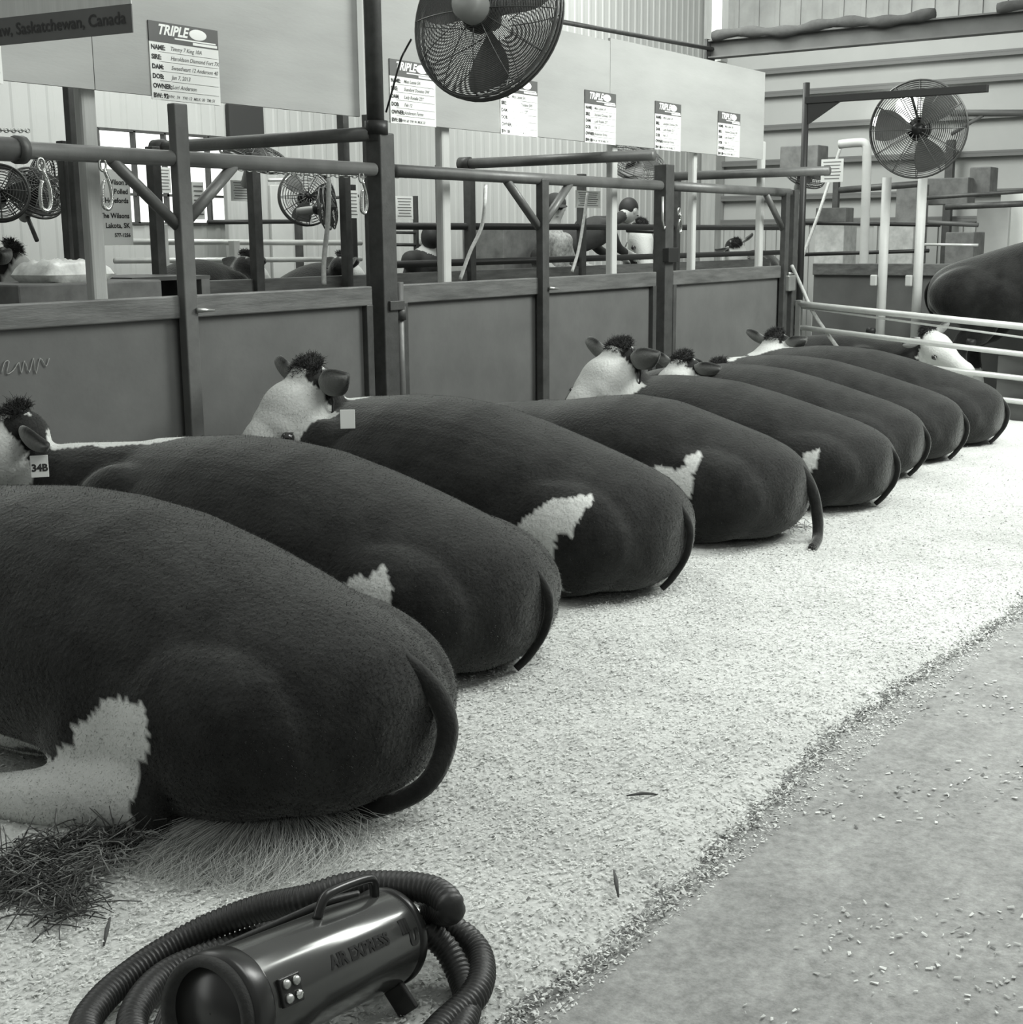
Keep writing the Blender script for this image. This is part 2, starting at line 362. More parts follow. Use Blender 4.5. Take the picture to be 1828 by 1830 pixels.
# ------------------------------------------------------------------ stall partition along Y = 4.7
YW, ZT, ZR = 4.70, 1.165, 1.755
def gate_section(x0, x1, xm, label, top=None, right_brace=True, left_brace=True, sheet='panel_sheet'):
    t = thing('stall_partition', label, 'partition', (x0, YW, 0), 'solid partitions the cattle are tied to')
    MB().box(((x0+x1)/2, YW+.012, .56), (x1-x0-.08, .012, 1.02)).build('panel', sheet, t)
    MB().box(((x0+x1)/2, YW, 1.115), (x1-x0, .05, .10)).build('top_rail', 'panel_rail', t, bevel=.006)
    MB().box(((x0+x1)/2, YW, .06), (x1-x0, .05, .08)).build('bottom_rail', 'panel_rail', t, bevel=.006)
    for x in (x0+.025, x1-.025): MB().box((x, YW, .56), (.05, .055, 1.02)).build('frame_post', 'dark_steel', t, bevel=.004)
    m = MB().tube([(x0-.03, YW-.02, ZR), (x1+.04, YW-.02, ZR)], .034, 14); m.build('upper_rail', 'rail_paint', t)
    if xm:
        MB().box((xm, YW-.035, (top or ZR)/2), (.075, .05, (top or ZR))).build('centre_post', 'dark_steel' if not top else 'rail_paint', t, bevel=.006)
        if left_brace: MB().tube([(xm-.36, YW-.02, ZR-.02), (xm-.01, YW-.02, 1.46)], .026, 10).build('brace', 'rail_paint', t)
        if right_brace: MB().tube([(xm+.33, YW-.02, ZR-.02), (xm+.01, YW-.02, 1.47)], .026, 10).build('brace', 'rail_paint', t)
        m = MB().tube([(xm+.02, YW-.07, 1.10), (xm+.12, YW-.075, 1.095)], [.012, .005], 8); m.build('latch_pin', 'galvanised', t)
    return t
tA = gate_section(-.5, 5.50, 4.225, 'dark solid partition behind the two nearest cattle, chalk scribble on its panel', top=1.985)
tB = gate_section(5.74, 8.57, 7.10, 'mid grey solid partition between the tall post and the second steel post')
tC = gate_section(8.82, 10.80, 10.74, 'solid partition section farthest along the cattle row', right_brace=False)
# chalk scribble on panel A, coupling sleeve on rail A
m = MB(); pts = [ony(x, y, 4.70) for x, y in ((2, 668), (8, 648), (16, 646), (12, 668), (24, 662), (34, 648), (38, 668), (44, 645), (52, 666), (60, 640), (64, 668), (72, 640), (82, 655), (88, 640))]
m.tube(spline(pts, 3), .0022, 4); o = m.build('chalk_mark', 'card_mid', tA)
m = MB().tube([(2.9, YW-.02, ZR), (3.42, YW-.02, ZR)], .046, 14).tube([(3.40, YW-.02, ZR), (3.44, YW-.02, ZR)], .054, 14); m.build('coupling_sleeve', 'dark_steel', tA)
# tall main post
t = thing('steel_post', 'tall dark steel post with hinge pipe between first and second partitions', 'post', (5.62, YW, 0), 'posts of the partition row')
MB().box((5.61, YW-.01, .97), (.115, .10, 1.94)).build('square_tube', 'dark_steel', t, bevel=.006)
MB().tube([(5.58, YW-.01, 1.9), (5.575, YW-.01, 3.6)], .045, 16).build('upper_pipe', 'dark_steel', t)
MB().tube([(5.585, YW-.01, 1.93), (5.585, YW-.01, 2.0)], .06, 16).build('collar', 'black_steel', t)
MB().tube([(5.70, YW-.04, .05), (5.70, YW-.04, 1.18)], .024, 12).build('hinge_pipe', 'rail_paint', t)
for z in (.25, .98): MB().tube([(5.70, YW-.04, z), (5.70, YW-.04, z+.07)], .035, 12).build('hinge_sleeve', 'dark_steel', t)
MB().box((5.645, YW-.05, 1.06), (.12, .05, .05)).build('bracket', 'dark_steel', t, bevel=.004)
t = thing('steel_post', 'dark steel post carrying clips between second and third partitions', 'post', (8.69, YW, 0), 'posts of the partition row')
MB().box((8.69, YW-.01, .95), (.12, .10, 1.9)).build('square_tube', 'dark_steel', t, bevel=.006)
MB().tube([(8.60, YW-.05, 1.68), (8.60, YW-.05, 1.52), (8.62, YW-.05, 1.46), (8.65, YW-.05, 1.5), (8.64, YW-.05, 1.64)], .008, 8).build('clip', 'galvanised', t)
MB().box((8.69, YW-.07, 1.28), (.15, .05, .10)).build('bracket', 'black_steel', t, bevel=.005)
t = thing('steel_post', 'dark end post where the solid partitions meet the tubular gate', 'post', (10.9, YW, 0), 'posts of the partition row')
MB().box((10.905, YW-.02, .89), (.09, .09, 1.78)).build('square_tube', 'dark_steel', t, bevel=.006)
MB().box((10.80, YW-.07, 1.02), (.13, .05, .13)).build('bracket', 'galvanised', t, bevel=.01)
# white timber uprights behind partition
for x, lb, wv in ((3.86, 'wide pale timber upright in front of the bright window', .078), (6.31, 'pale round-edged timber upright just right of the tall post', .078),
              (8.19, 'pale timber upright beside the bending dark-haired person', .075), (9.37, 'pale timber upright right of the second steel post', .06), (10.58, 'last pale timber upright under the board end', .065)):
    o = MB().box((x, YW+.12, 1.08), (wv, .055, 2.16)).build('timber_post', 'pale_wood' if x < 4 else 'white_paint', None, (x, YW+.12, 0), bevel=.014)
    tag(o, lb, 'post', 'pale uprights holding the boards')
# boards
YBD = 4.76
def board(x0, x1, z0, z1, label, mt):
    o = MB().box(((x0+x1)/2, YBD, (z0+z1)/2), (x1-x0, .018, z1-z0)).build('plywood_board', mt, None, (x0, YBD, z0)); tag(o, label, 'board', 'plywood boards over the stalls')
board(1.9, 3.86, 2.02, 2.66, 'plywood board at the left edge of the photo behind the grey banner', 'plywood')
board(3.864, 5.53, 2.02, 2.66, 'plywood board carrying the largest pedigree card', 'plywood')
board(5.63, 8.04, 2.01, 2.66, 'plywood board half hidden by the big cage fan', 'plywood')
board(8.044, 10.46, 2.01, 2.68, 'pale plywood board at the far end of the stalls', 'plywood')

# pedigree cards
ROWS = [['NAME:', 'Timmy 7 King 10A'], ['SIRE:', 'Haroldson Diamond Fort 7X'], ['DAM:', 'Sweetheart 12 Anderson 40'], ['DOB:', 'Jan 7, 2013'], ['OWNER:', 'Lori Anderson'], ['BW: 92', 'WW:  74   YW: 12  MILK: 30  TM: 51']]
ROWS2 = [['NAME:', 'Miss Lassie 5A'], ['SIRE:', 'Standard Domino 3W'], ['DAM:', 'Lady Rosalie 22T'], ['DOB:', 'Feb 12'], ['OWNER:', 'Anderson Farms'], ['BW: 88', 'WW: 60  YW: 94  MILK: 22']]
def card(x0, w, label, rows, bold=.0006):
    z0, h = 2.005, .325; y = YBD - .0125
    t = thing('pedigree_card', label, 'sign', (x0, y, z0), 'pedigree cards above the stalls')
    MB().box((x0+w/2, y, z0+h*.37), (w, .004, h*.74)).build('sheet', 'card_white', t)
    MB().box((x0+w/2, y-.0005, z0+h*.87), (w, .005, h*.26)).build('header', 'card_dark', t)
    yo = y - .0032; X = (1, 0, 0); U = (0, 0, 1)
    m = MB(); text_into(m, 'TRIPLE', .058, (x0+.045, yo, z0+h*.845), X, U, 0, .35, bold=.002)
    m.ell((x0+w*.70, yo, z0+h*.90), (w*.13, .001, h*.07)); m.box((x0+w*.66, yo, z0+h*.81), (w*.60, .001, .006)); m.box((x0+w*.80, yo, z0+h*.775), (w*.36, .001, .011))
    m.build('header_lettering', 'white_ink', t)
    m = MB(); dz = h*.74/6
    for i, (a, b) in enumerate(rows):
        zz = z0 + h*.74 - dz*(i+.78)
        text_into(m, a, .027, (x0+.008, yo+.001, zz), X, U, 0, 0, bold=.0012)
        text_into(m, b, .024 if i < 5 else .018, (x0+(.115 if i < 5 else .085), yo+.001, zz+.002), X, U, 1, .3, bold=.0003)
        m.box((x0+w/2+.02, yo+.0015, zz-.009), (w-.06, .0006, .0018), mi=1)
    m.build('lettering', ['ink', 'pen'], t)
    return t
card(3.02, .40, 'pedigree card cut by the left edge of the photo, below the banner', ROWS2)
card(4.16, .40, 'large readable pedigree card with handwriting left of the tall post', ROWS)
card(5.77, .39, 'pedigree card partly behind the left rim of the big cage fan', ROWS2)
card(6.78, .39, 'pedigree card with a glaring sunlit patch at its foot', ROWS2)
card(7.72, .39, 'pedigree card above the third pale upright, fourth from the fan side', ROWS2)
card(8.65, .38, 'second last pedigree card towards the far end of the boards', ROWS2)
card(9.63, .38, 'pedigree card nearest the far end of the boards', ROWS2)
# unseen spot light, added to make the bright patch on one card
l = bpy.data.lights.new('card_spot', 'SPOT'); l.energy = 2600; l.spot_size = math.radians(3.0); l.spot_blend = .3; l.shadow_soft_size = .02; l.color = TINT
so = bpy.data.objects.new('card_spot', l); col.objects.link(so); so.location = (5.2, .2, 5.0)
so.rotation_euler = (Vector((6.935, YBD, 2.045))-so.location).to_track_quat('-Z', 'Y').to_euler()
# banner
a1 = ony(238, 58, 3.15)
dd = _ray(-3900, 470); Xn = -Vector((dd.x, dd.y, 0)).normalized(); Up = Vector((0, 0, 1)); Nn = Xn.cross(Up)
bt = thing('banner_sign', 'hanging banner with dark grey strip reading Saskatchewan, Canada at top left', 'sign', a1)
SH = (ony(238, 7, 3.15) - a1).z
def quad(mb, o, w_, h_, th=.004, mi=0):
    R = Matrix((Xn, Nn, Up)).transposed(); c = o - Xn*(w_/2) + Up*(h_/2); mb.box(c, (w_, th, h_), R, mi)
W_ = .62
m = MB(); quad(m, a1, W_, SH); m.build('strip', 'banner_grey', bt)
m = MB(); quad(m, a1+Up*SH, W_, .34); m.build('upper_sheet', 'banner_white', bt)
m = MB(); text_into(m, 'Moose Jaw, Saskatchewan, Canada', SH*.61, a1 + Up*SH*.34 - Xn*.022 + Nn*.003, Xn, Up, 0, 0, align='RIGHT', bold=.0006)
m.build('lettering', 'ink', bt)
for k in (.02, W_-.02): MB().tube([a1+Up*(SH+.34)-Xn*k, a1+Up*(SH+3.2)-Xn*k], .002, 5).build('hanger_wire', 'dark_steel', bt)

# ------------------------------------------------------------------ steel arms reaching back over the feed alley
def arm(x, y0, y1, z, label, r=.036):
    t = thing('alley_pipe', label, 'pipe', (x, y0, z), 'pipes running back across the alley')
    MB().tube([(x, y0, z), (x, y1, z)], r, 14).build('pipe', 'rail_paint', t)
    MB().tube([(x, y1-.05, z), (x, y1+.04, z)], r*1.3, 14).build('end_collar', 'dark_steel', t)
    return t
arm(5.56, 4.70, 6.31, 1.935, 'dark pipe running back from the tall post, chain at its end')
arm(8.10, 4.45, 5.99, 1.93, 'dark pipe running back behind the second partition')
arm(10.5, 4.2, 5.65, 1.905, 'dark pipe running back at the far end of the row')
def chain(p0, p1, label, sag=.05, n=None, L=.035):
    p0, p1 = Vector(p0), Vector(p1); n = n or int((p1-p0).length/(L*.72)); m = MB()
    for i in range(n):
        t = (i+.5)/n; c = p0.lerp(p1, t) - Vector((0, 0, 4*sag*t*(1-t))); d = (p1-p0).normalized(); u = Vector((0, 0, 1)) if i % 2 else d.cross(Vector((0, 0, 1))).normalized()
        m.tube([c + d*L*.5*math.cos(a) + u*L*.3*math.sin(a) for a in [2*PI*k/10 for k in range(10)]], .0032, 5, closed=True)
    o = m.build('chain', 'galvanised', None, p0); tag(o, label, 'chain', 'chains along the alley'); return o
chain((5.5, 6.3, 1.88), (6.9, 5.0, 1.80), 'steel link chain looping behind the tall post', .06)
chain((3.2, 5.9, 1.99), (4.6, 6.2, 1.97), 'steel link chain hanging at the left edge near the standing fans', .03)
def snap(x, z, label, s=1., y=YW-.03):
    t = thing('snap_hook', label, 'hook', (x, y, z), 'snap hooks hanging from the rails')
    pts = [Vector((x+s*a, y-.02, z+s*b)) for a, b in ((0, 0), (.022, -.05), (.03, -.11), (.018, -.15), (0, -.155), (-.018, -.14), (-.018, -.08), (-.005, -.04))]
    MB().tube(spline(pts, 4), .008*s, 8).build('hook', 'chrome', t)
    MB().tube([Vector((x+.018*math.cos(q), y-.01, z+.022+.025*math.sin(q))) for q in [2*PI*k/12 for k in range(12)]], .005, 6, closed=True).build('ring', 'galvanised', t)
snap(3.80, 1.69, 'shiny snap hook hanging against the wide pale upright')
snap(5.42, 1.69, 'shiny snap hook hanging just left of the tall post')
snap(3.50, 1.68, 'snap hook hanging at the left edge before a standing fan')
snap(8.86, 1.56, 'small snap hook near the second steel post', .8)
# ropes hanging near the main post
def rope(pts, label, r=.008, name='rope', mt='rope', group='ropes tied along the rails'):
    m = MB().tube(spline(pts, 6), r, 8); o = m.build(name, mt, None, pts[0]); tag(o, label, 'rope', group); return o
rope([(5.50, 4.95, 1.72), (5.48, 4.95, 1.5), (5.44, 4.95, 1.3), (5.40, 4.92, 1.17)], 'pale flat lead strap hanging left of the tall post', .013, 'lead_strap')
rope([onx(868, 330, 7.2), onx(862, 400, 7.2), onx(840, 450, 7.1), onx(822, 500, 7.0)], 'pale lead strap hanging right of the second upright', .012, 'lead_strap')
rope([ony(1050, 345, 5.6), ony(1042, 400, 5.6), ony(1033, 450, 5.6), ony(1022, 486, 5.6)], 'pale lead strap hanging by the bending person', .012, 'lead_strap')
rope([(10.8, 4.62, 1.16), (10.95, 4.6, 1.0), (10.92, 4.45, .75), (10.9, 4.2, .45)], 'light rope hanging down behind the tubular gate', .016)
rope([ony(1505, 255, 5.6), ony(1480, 330, 5.7), ony(1460, 390, 5.7), ony(1430, 470, 5.8)], 'pale lead strap hanging behind the black fan post', .018, 'lead_strap')

# ------------------------------------------------------------------ fans
def fan(c, nrm, R, label, group='cage fans in the barn', nring=22, mount=None, roll=0., wire=.0022, motor='motor_grey', solid=False):
    c = Vector(c); n = Vector(nrm).normalized()      # n: air side
    t = thing('cage_fan', label, 'fan', c, group)
    u = n.orthogonal().normalized() if abs(n.z) > .95 else Vector((0, 0, 1)).cross(n).normalized(); v = n.cross(u)
    def ring(m, r, h, rr, seg=56): m.tube([c + n*h + (u*math.cos(a)+v*math.sin(a))*r for a in [2*PI*k/seg for k in range(seg)]], rr, 5, closed=True)
    def dome(q): return .085*R/.37*(1-q**2.6)
    for side, nm in ((1, 'front_guard'), (-1, 'rear_guard')):
        m = MB()
        for i in range(nring):
            q = .16 + .84*(i+1)/nring; ring(m, R*q, side*(.03+dome(q)), wire)
        for k in range(12):
            a = 2*PI*k/12; d = u*math.cos(a)+v*math.sin(a)
            m.tube([c + n*side*(.032+dome(q)) + d*R*q for q in (.12, .3, .5, .7, .85, .95, 1.)], wire*1.3, 5)
        m.build(nm, 'fan_wire', t)
    m = MB(); ring(m, R*1.0, .03, .006); ring(m, R*1.0, -.03, .006); ring(m, R*1.01, 0, .007); m.build('rim', 'fan_wire', t)
    m = MB().lathe(c, n, [(R*.13, -.03), (R*.14, 0), (R*.12, .05), (R*.02, .06)]); m.build('hub', 'blower_black', t)
    for k in range(3):
        a0 = roll + 2*PI*k/3; m = MB(); top = []; N1, N2 = 8, 6; vs = []
        for i in range(N1+1):
            q = .12 + .78*i/N1; wdt = (.30+.38*math.sin(PI*min(1, q*.95)))
            for j in range(N2+1):
                s = (j/N2-.5); a = a0 + wdt*s*1.5
                vs.append(c + (u*math.cos(a)+v*math.sin(a))*R*q + n*(.055*s*1.1))
        vs2 = [p + n*.002 for p in vs]; fs = []
        for i in range(N1):
            for j in range(N2):
                q = i*(N2+1)+j; fs.append((q, q+1, q+N2+2, q+N2+1))
        nb = len(vs); m.raw(vs+vs2, fs+[tuple(reversed([x+nb for x in f])) for f in fs]); m.build('blade', 'fan_blade', t)
    m = MB().lathe(c - n*.06, -n, [(R*.19, 0), (R*.20, .01), (R*.20, .13), (R*.17, .155), (R*.05, .16)]); m.lathe(c - n*.05, -n, [(R*.25, 0), (R*.25, .03), (R*.2, .05)], mi=1)
    m.build('motor', [motor, 'blower_black'], t)
    if mount is not None:
        mp = Vector(mount); m = MB(); s1 = c - n*.17; m.tube([s1, mp], .012, 8); m.build('mounting_arm', 'dark_steel', t)
    return t
fc = onx(872, 32, 5.25)
toward = (CAM - fc).normalized()
nb = (toward*.80 + CU*.30 - CR*.42).normalized()     # motor side
T1 = fan(fc, -nb, .365, 'big wire cage fan hung high at top centre, motor side to viewer', nring=44, mount=(5.58, 4.6, 2.86), roll=.4, wire=.0019)
cord = [ony(690, 200, 4.6), ony(700, 165, 4.5), onx(715, 110, 5.3), onx(724, 90, 5.3), onx(735, 70, 5.3)]
MB().tube(spline(cord, 6), .005, 8).build('power_cord', 'black_rubber', T1)
fc2 = onx(1641, 231, 12.0); tw2 = (CAM-fc2).normalized()
fan(fc2, (tw2*.95 - CR*.12).normalized(), .405, 'round cage fan hung from black arm at upper right, blades facing viewer', nring=20, mount=(11.78, fc2.y, 2.56), roll=.9, wire=.0028)
fan(ony(548, 352, 6.9), (-.55, -.8, .1), .20, 'cage fan behind the rails left of the tall post', nring=9, roll=.2, mount=ony(640, 350, 6.9))
fan(ony(585, 372, 6.6), (.5, -.75, .1), .145, 'small dark fan overlapping the cage fan left of the tall post', nring=8, roll=.2)
fan(ony(82, 328, 6.6), (.4, -.8, -.2), .16, 'grey standing fan at the left edge, higher of two', nring=9, roll=.2)
fan(ony(66, 345, 6.4), (-.1, -.75, .6), .15, 'grey standing fan at the left edge, lower of two', nring=9, roll=.7, mount=ony(66, 430, 6.4))
fan(ony(0, 345, 6.2), (-.5, -.7, .2), .14, 'fan cut off by the left edge of the photo', nring=8)
fan(ony(455, 280, 6.8), (.05, -.35, .9), .23, 'cage fan seen edge on under the long alley pipe', nring=14)
fan(ony(1135, 290, 6.4), (-.3, -.5, .75), .28, 'dark fan partly hidden behind the third pale upright', nring=12)
fan(ony(1438, 310, 6.2), (-.3, -.5, .75), .24, 'dark fan behind the black fan post', nring=10)
fan(ony(1818, 250, 6.0), (-.8, -.5, 0), .25, 'pale blurred fan cut by the right edge of the photo', nring=10)
# black post with arm
t = thing('fan_post', 'tall thin black post with a square arm holding the far fan', 'post', (11.72, 4.86, 0))
MB().tube([(11.72, 4.93, 0), (11.72, 4.93, 2.72)], .030, 12).build('post', 'black_steel', t)
zA = 2.57; MB().bar((11.72, 4.93, zA), (11.72, 3.36, zA), .06, .06).build('arm', 'black_steel', t, bevel=.004)
MB().raw([(11.70, 4.9, zA-.03), (11.70, 4.9, zA-.2), (11.70, 4.62, zA-.03), (11.74, 4.9, zA-.03), (11.74, 4.9, zA-.2), (11.74, 4.62, zA-.03)], [(0, 1, 2), (3, 5, 4), (0, 3, 4, 1), (1, 4, 5, 2), (2, 5, 3, 0)], 0, False).build('gusset', 'black_steel', t)
o = MB().lathe(onx(1624, 190, 17.7), (-.8, -.55, -.1), [(.05, -.2), (.15, -.05), (.17, 0), (.14, .05), (.03, .08)]).build('work_lamp', 'lamp_lit', None, onx(1624, 190, 17.7)); tag(o, 'glowing round lamp seen through the far fan', 'lamp')
pp = onx(1592, 216, 17.7)
o = MB().tube([pp+Vector((0, .24, 0)), pp+Vector((0, .19, 0)), pp-Vector((0, .19, 0)), pp-Vector((0, .24, 0))], [.045, .065, .065, .045], 12).build('tube_lamp', 'lamp_lit', None, pp); tag(o, 'short glowing tube lamp seen through the left of the far fan', 'lamp')

# ------------------------------------------------------------------ far partition and tubular gate on the right
XP = 12.7
t = thing('cross_partition', 'dark solid partition across the far end behind the tubular gate', 'partition', (XP, 5, 0))
MB().box((XP, 2.5, .52), (.012, 5.4, 1.04)).build('panel', 'panel_sheet', t); MB().box((XP-.02, 2.5, 1.09), (.05, 5.4, .11)).build('top_rail', 'panel_rail', t, bevel=.006)
for px, X in ((1585, 12.35), (1649, 12.35)):
    p = onx(px, 317, X); zb = 0
    t = thing('white_post', 'pale slender post in front of the cross partition, %s' % ('nearer the black fan post' if px < 1600 else 'the one nearer the dark standing animal'), 'post', (X, p.y, 0), 'pale posts at the cross partition')
    MB().tube([(X, p.y, 0), (X, p.y, p.z)], .042, 12).build('tube', 'white_paint', t); MB().box((X-.03, p.y+.07, 1.0), (.05, .06, .10)).build('socket', 'white_paint', t, bevel=.01)
gt = thing('tubular_gate', 'bright tubular metal gate sloping down behind the last cattle', 'gate', (10.95, 4.6, 0))
for (a, b, r) in (((1408, 541), (1850, 586), .026), ((1412, 547), (1850, 606), .009), ((1412, 583), (1850, 636), .022), ((1425, 630), (1850, 679), .022), ((1425, 672), (1850, 721), .022)):
    MB().tube([onx(a[0], a[1], 10.95), onx(b[0], b[1], 10.55)], r, 12).build('gate_rail', 'bright_pipe', gt)
for px, zz in ((1556, 590), (1735, 611)):
    p = onx(px, zz+2, 10.86 if px < 1600 else 10.68); MB().tube([p+Vector((0, .03, .003)), p-Vector((0, .03, .003))], .032, 12).build('clamp', 'black_steel', gt)
MB().box((10.93, 4.60, .50), (.05, .05, .75)).build('upright', 'galvanised', gt, bevel=.005)
q = onx(1850, 650, 10.6); MB().box((10.57, q.y, .45), (.05, .05, .70)).build('upright', 'galvanised', gt, bevel=.005)
MB().box((10.62, 2.2, .25), (.012, 1.3, .5)).build('lower_sheet', 'panel_sheet', gt)

# ------------------------------------------------------------------ beyond the alley
Y2 = 6.6
t = thing('low_partition', 'second solid partition across the feed alley with black pipe rails', 'partition', (6.6, Y2, 0))
MB().box((10.2, Y2, .52), (9.0, .012, 1.04)).build('panel', 'panel_sheet', t); MB().box((10.2, Y2-.02, 1.10), (9.0, .05, .11)).build('top_rail', 'panel_rail', t, bevel=.005)
for z in (1.22, 1.50): MB().tube([(8.0, Y2-.03, z), (15.5, Y2-.03, z)], .028, 12).build('pipe_rail', 'black_steel', t)
for x in (6.55, 8.55, 10.6, 12.4): MB().box((x, Y2-.05, .98), (.075, .06, 1.96)).build('upright', 'dark_steel', t, bevel=.005)
MB().tube([onx(1190, 415, 12.4), onx(1120, 412, 12.4)], .02).build('brace', 'black_steel', t)
def rail(a, b, label, r, mt, name='stall_rail', group=None):
    o = MB().tube([a, b], r, 10).build(name, mt, None, a); tag(o, label, 'rail', group); return o
Y3 = 7.6
rail(ony(205, 432, Y3), ony(645, 434, Y3), 'upper white pipe rail in the far pens at left', .022, 'bright_pipe', group='white pipe rails of the far pens')
rail(ony(205, 466, Y3), ony(645, 463, Y3), 'lower white pipe rail in the far pens at left', .02, 'bright_pipe', group='white pipe rails of the far pens')
def stand(px, y0, Y, z1px, w_, mt, label, cat='post', name='stall_post', group='posts of the far pens'):
    p = ony(px, z1px, Y); o = MB().box((p.x, Y, p.z/2), (w_, w_, p.z)).build(name, mt, None, (p.x, Y, 0), bevel=.004); tag(o, label, cat, group); return o
stand(122, 0, 5.9, 152, .045, 'dark_steel', 'dark slender post left of the wide pale upright, taller of the pair')
stand(112, 0, 6.0, 252, .05, 'dark_steel', 'dark slender post left of the wide pale upright, shorter of the pair')
stand(142, 0, 6.2, 190, .04, 'white_paint', 'thin white post touching the left side of the wide pale upright')
stand(272, 0, 6.1, 262, .06, 'dark_steel', 'dark post at the end of the long alley pipe')
stand(292, 0, 7.4, 400, .04, 'white_paint', 'thin white post behind the long alley pipe end')
stand(418, 0, 7.55, 430, .06, 'white_paint', 'short white post holding the white rails')
stand(612, 0, 6.5, 205, .06, 'dark_steel', 'dark post in front of the white back wall left of the tall post')
stand(655, 0, 6.3, 205, .05, 'dark_steel', 'dark post close behind the tall post')
stand(628, 0, 7.2, 330, .05, 'black_steel', 'short black post beside the lead strap')
stand(838, 0, 6.55, 290, .07, 'dark_steel', 'dark post at the end of the second alley pipe')
stand(742, 0, 7.2, 350, .035, 'dark_steel', 'thin dark post of a ladder-like rack right of the tall post')
stand(533, 0, 8.0, 396, .05, 'dark_steel', 'right leg of the dark gate frame by the window')
stand(1496, 0, 6.4, 300, .07, 'dark_steel', 'dark post behind the white bracket at right')
stand(1700, 0, 5.5, 250, .10, 'dark_steel', 'thick grey post behind the far fan')
rail(ony(372, 397, 8.0), ony(533, 396, 8.0), 'dark top bar of the gate frame by the window', .018, 'black_steel')
rail(ony(695, 415, 7.2), ony(745, 416, 7.2), 'short dark rack rung right of the tall post, upper', .012, 'dark_steel')
rail(ony(695, 437, 7.2), ony(760, 438, 7.2), 'short dark rack rung right of the tall post, lower', .014, 'dark_steel')
rail(ony(480, 322, 7.4), ony(556, 320, 7.4), 'white lamp bar before the cage fan left of the tall post', .012, 'bright_pipe')
# white bracket at right
t = thing('white_bracket', 'white bent pipe bracket left of the far fan', 'bracket', onx(1548, 470, 13.5))
MB().tube(spline([onx(1500, 258, 13.5), onx(1530, 255, 13.5), onx(1546, 257, 13.5), onx(1549, 275, 13.5), onx(1547, 360, 13.5), Vector((13.5, onx(1545, 480, 13.5).y, .02))], 5), .045, 10).build('pipe', 'white_paint', t)
rail(onx(1400, 398, 14), onx(1680, 402, 14), 'dark rail crossing behind the black fan post', .02, 'black_steel', group='rails beyond the cross partition')
rail(onx(1430, 455, 14), onx(1660, 448, 14), 'low dark rail behind the cross partition', .02, 'black_steel', group='rails beyond the cross partition')
rail(onx(1500, 340, 14.2), onx(1650, 328, 14.2), 'thick grey rail sloping behind the pale posts', .035, 'dark_steel', group='rails beyond the cross partition')
rail(onx(1640, 355, 14.2), onx(1828, 342, 14.2), 'grey rail at the right edge under the far fan', .02, 'dark_steel', group='rails beyond the cross partition')
rail(onx(1690, 370, 13.8), onx(1828, 364, 13.8), 'short dark rail at the right edge above the white door', .03, 'dark_steel', group='rails beyond the cross partition')
rail(onx(1700, 202, 14.5), onx(1840, 202, 14.5), 'grey pipe right of the far fan at its mid height', .035, 'beam', group='rails beyond the cross partition')
rail(onx(1700, 240, 14.5), onx(1756, 206, 14.5), 'diagonal brace right of the far fan', .02, 'beam', group='rails beyond the cross partition')
rail(onx(1660, 398, 13.6), onx(1748, 402, 13.6), 'top bar of a small gate behind the thick grey post', .022, 'beam', group='rails beyond the cross partition')
rail(onx(1650, 437, 13.6), onx(1748, 438, 13.6), 'middle bar of a small gate behind the thick grey post', .014, 'bright_pipe', group='rails beyond the cross partition')
def boxy(px0, py0, px1, py1, X, d, mt, name, label, cat, group=None, bev=.01, on='x', gnd=True):
    fn = onx if on == 'x' else ony
    a, b = fn(px0, py0, X), fn(px1, py1, X)
    if gnd and py1 > 395: b.z = 0.0
    c = (a+b)/2
    dim = (d, abs(a.y-b.y), abs(a.z-b.z)) if on == 'x' else (abs(a.x-b.x), d, abs(a.z-b.z))
    o = MB().box(c, dim).build(name, mt, None, (c.x, c.y, min(a.z, b.z)), bevel=bev); tag(o, label, cat, group); return o
boxy(1468, 400, 1518, 462, 15, .4, 'box_card', 'carton', 'pale carton with dark bands behind the cross partition', 'box', 'cartons beyond the cross partition')
boxy(1600, 400, 1640, 470, 15.5, .4, 'box_card', 'carton', 'pale carton between the two pale posts', 'box', 'cartons beyond the cross partition')
boxy(1748, 370, 1800, 468, 16.4, .08, 'white_paint', 'door_panel', 'white door leaf at the right edge behind the cross partition', 'door', 'white doors at the far right')
boxy(1790, 345, 1850, 468, 16.6, .08, 'snow', 'door_panel', 'brightest white door leaf at the right edge', 'door', 'white doors at the far right')
boxy(1465, 372, 1518, 402, 15.2, .25, 'far_clutter', 'equipment_box', 'dark box standing above the carton with dark bands', 'box', 'dark boxes beyond the cross partition', gnd=False)
boxy(1700, 415, 1748, 466, 15.2, .4, 'far_clutter', 'equipment_box', 'dark box inside the small gate at right', 'box', 'dark boxes beyond the cross partition')
boxy(1610, 330, 1650, 400, 15.6, .3, 'far_clutter', 'equipment_box', 'dark cabinet between the pale posts', 'box', 'dark boxes beyond the cross partition')
boxy(1655, 320, 1735, 365, 16, .3, 'far_clutter', 'equipment_box', 'dark box under the lower rim of the far fan', 'box', 'dark boxes beyond the cross partition')
boxy(1404, 263, 1470, 300, 14.5, .3, 'far_clutter', 'equipment_box', 'dark box hung behind the black fan post', 'box', 'dark boxes beyond the cross partition')
boxy(1740, 300, 1775, 345, 16.2, .3, 'far_clutter', 'equipment_box', 'small dark box right of the far fan rim', 'box', 'dark boxes beyond the cross partition')
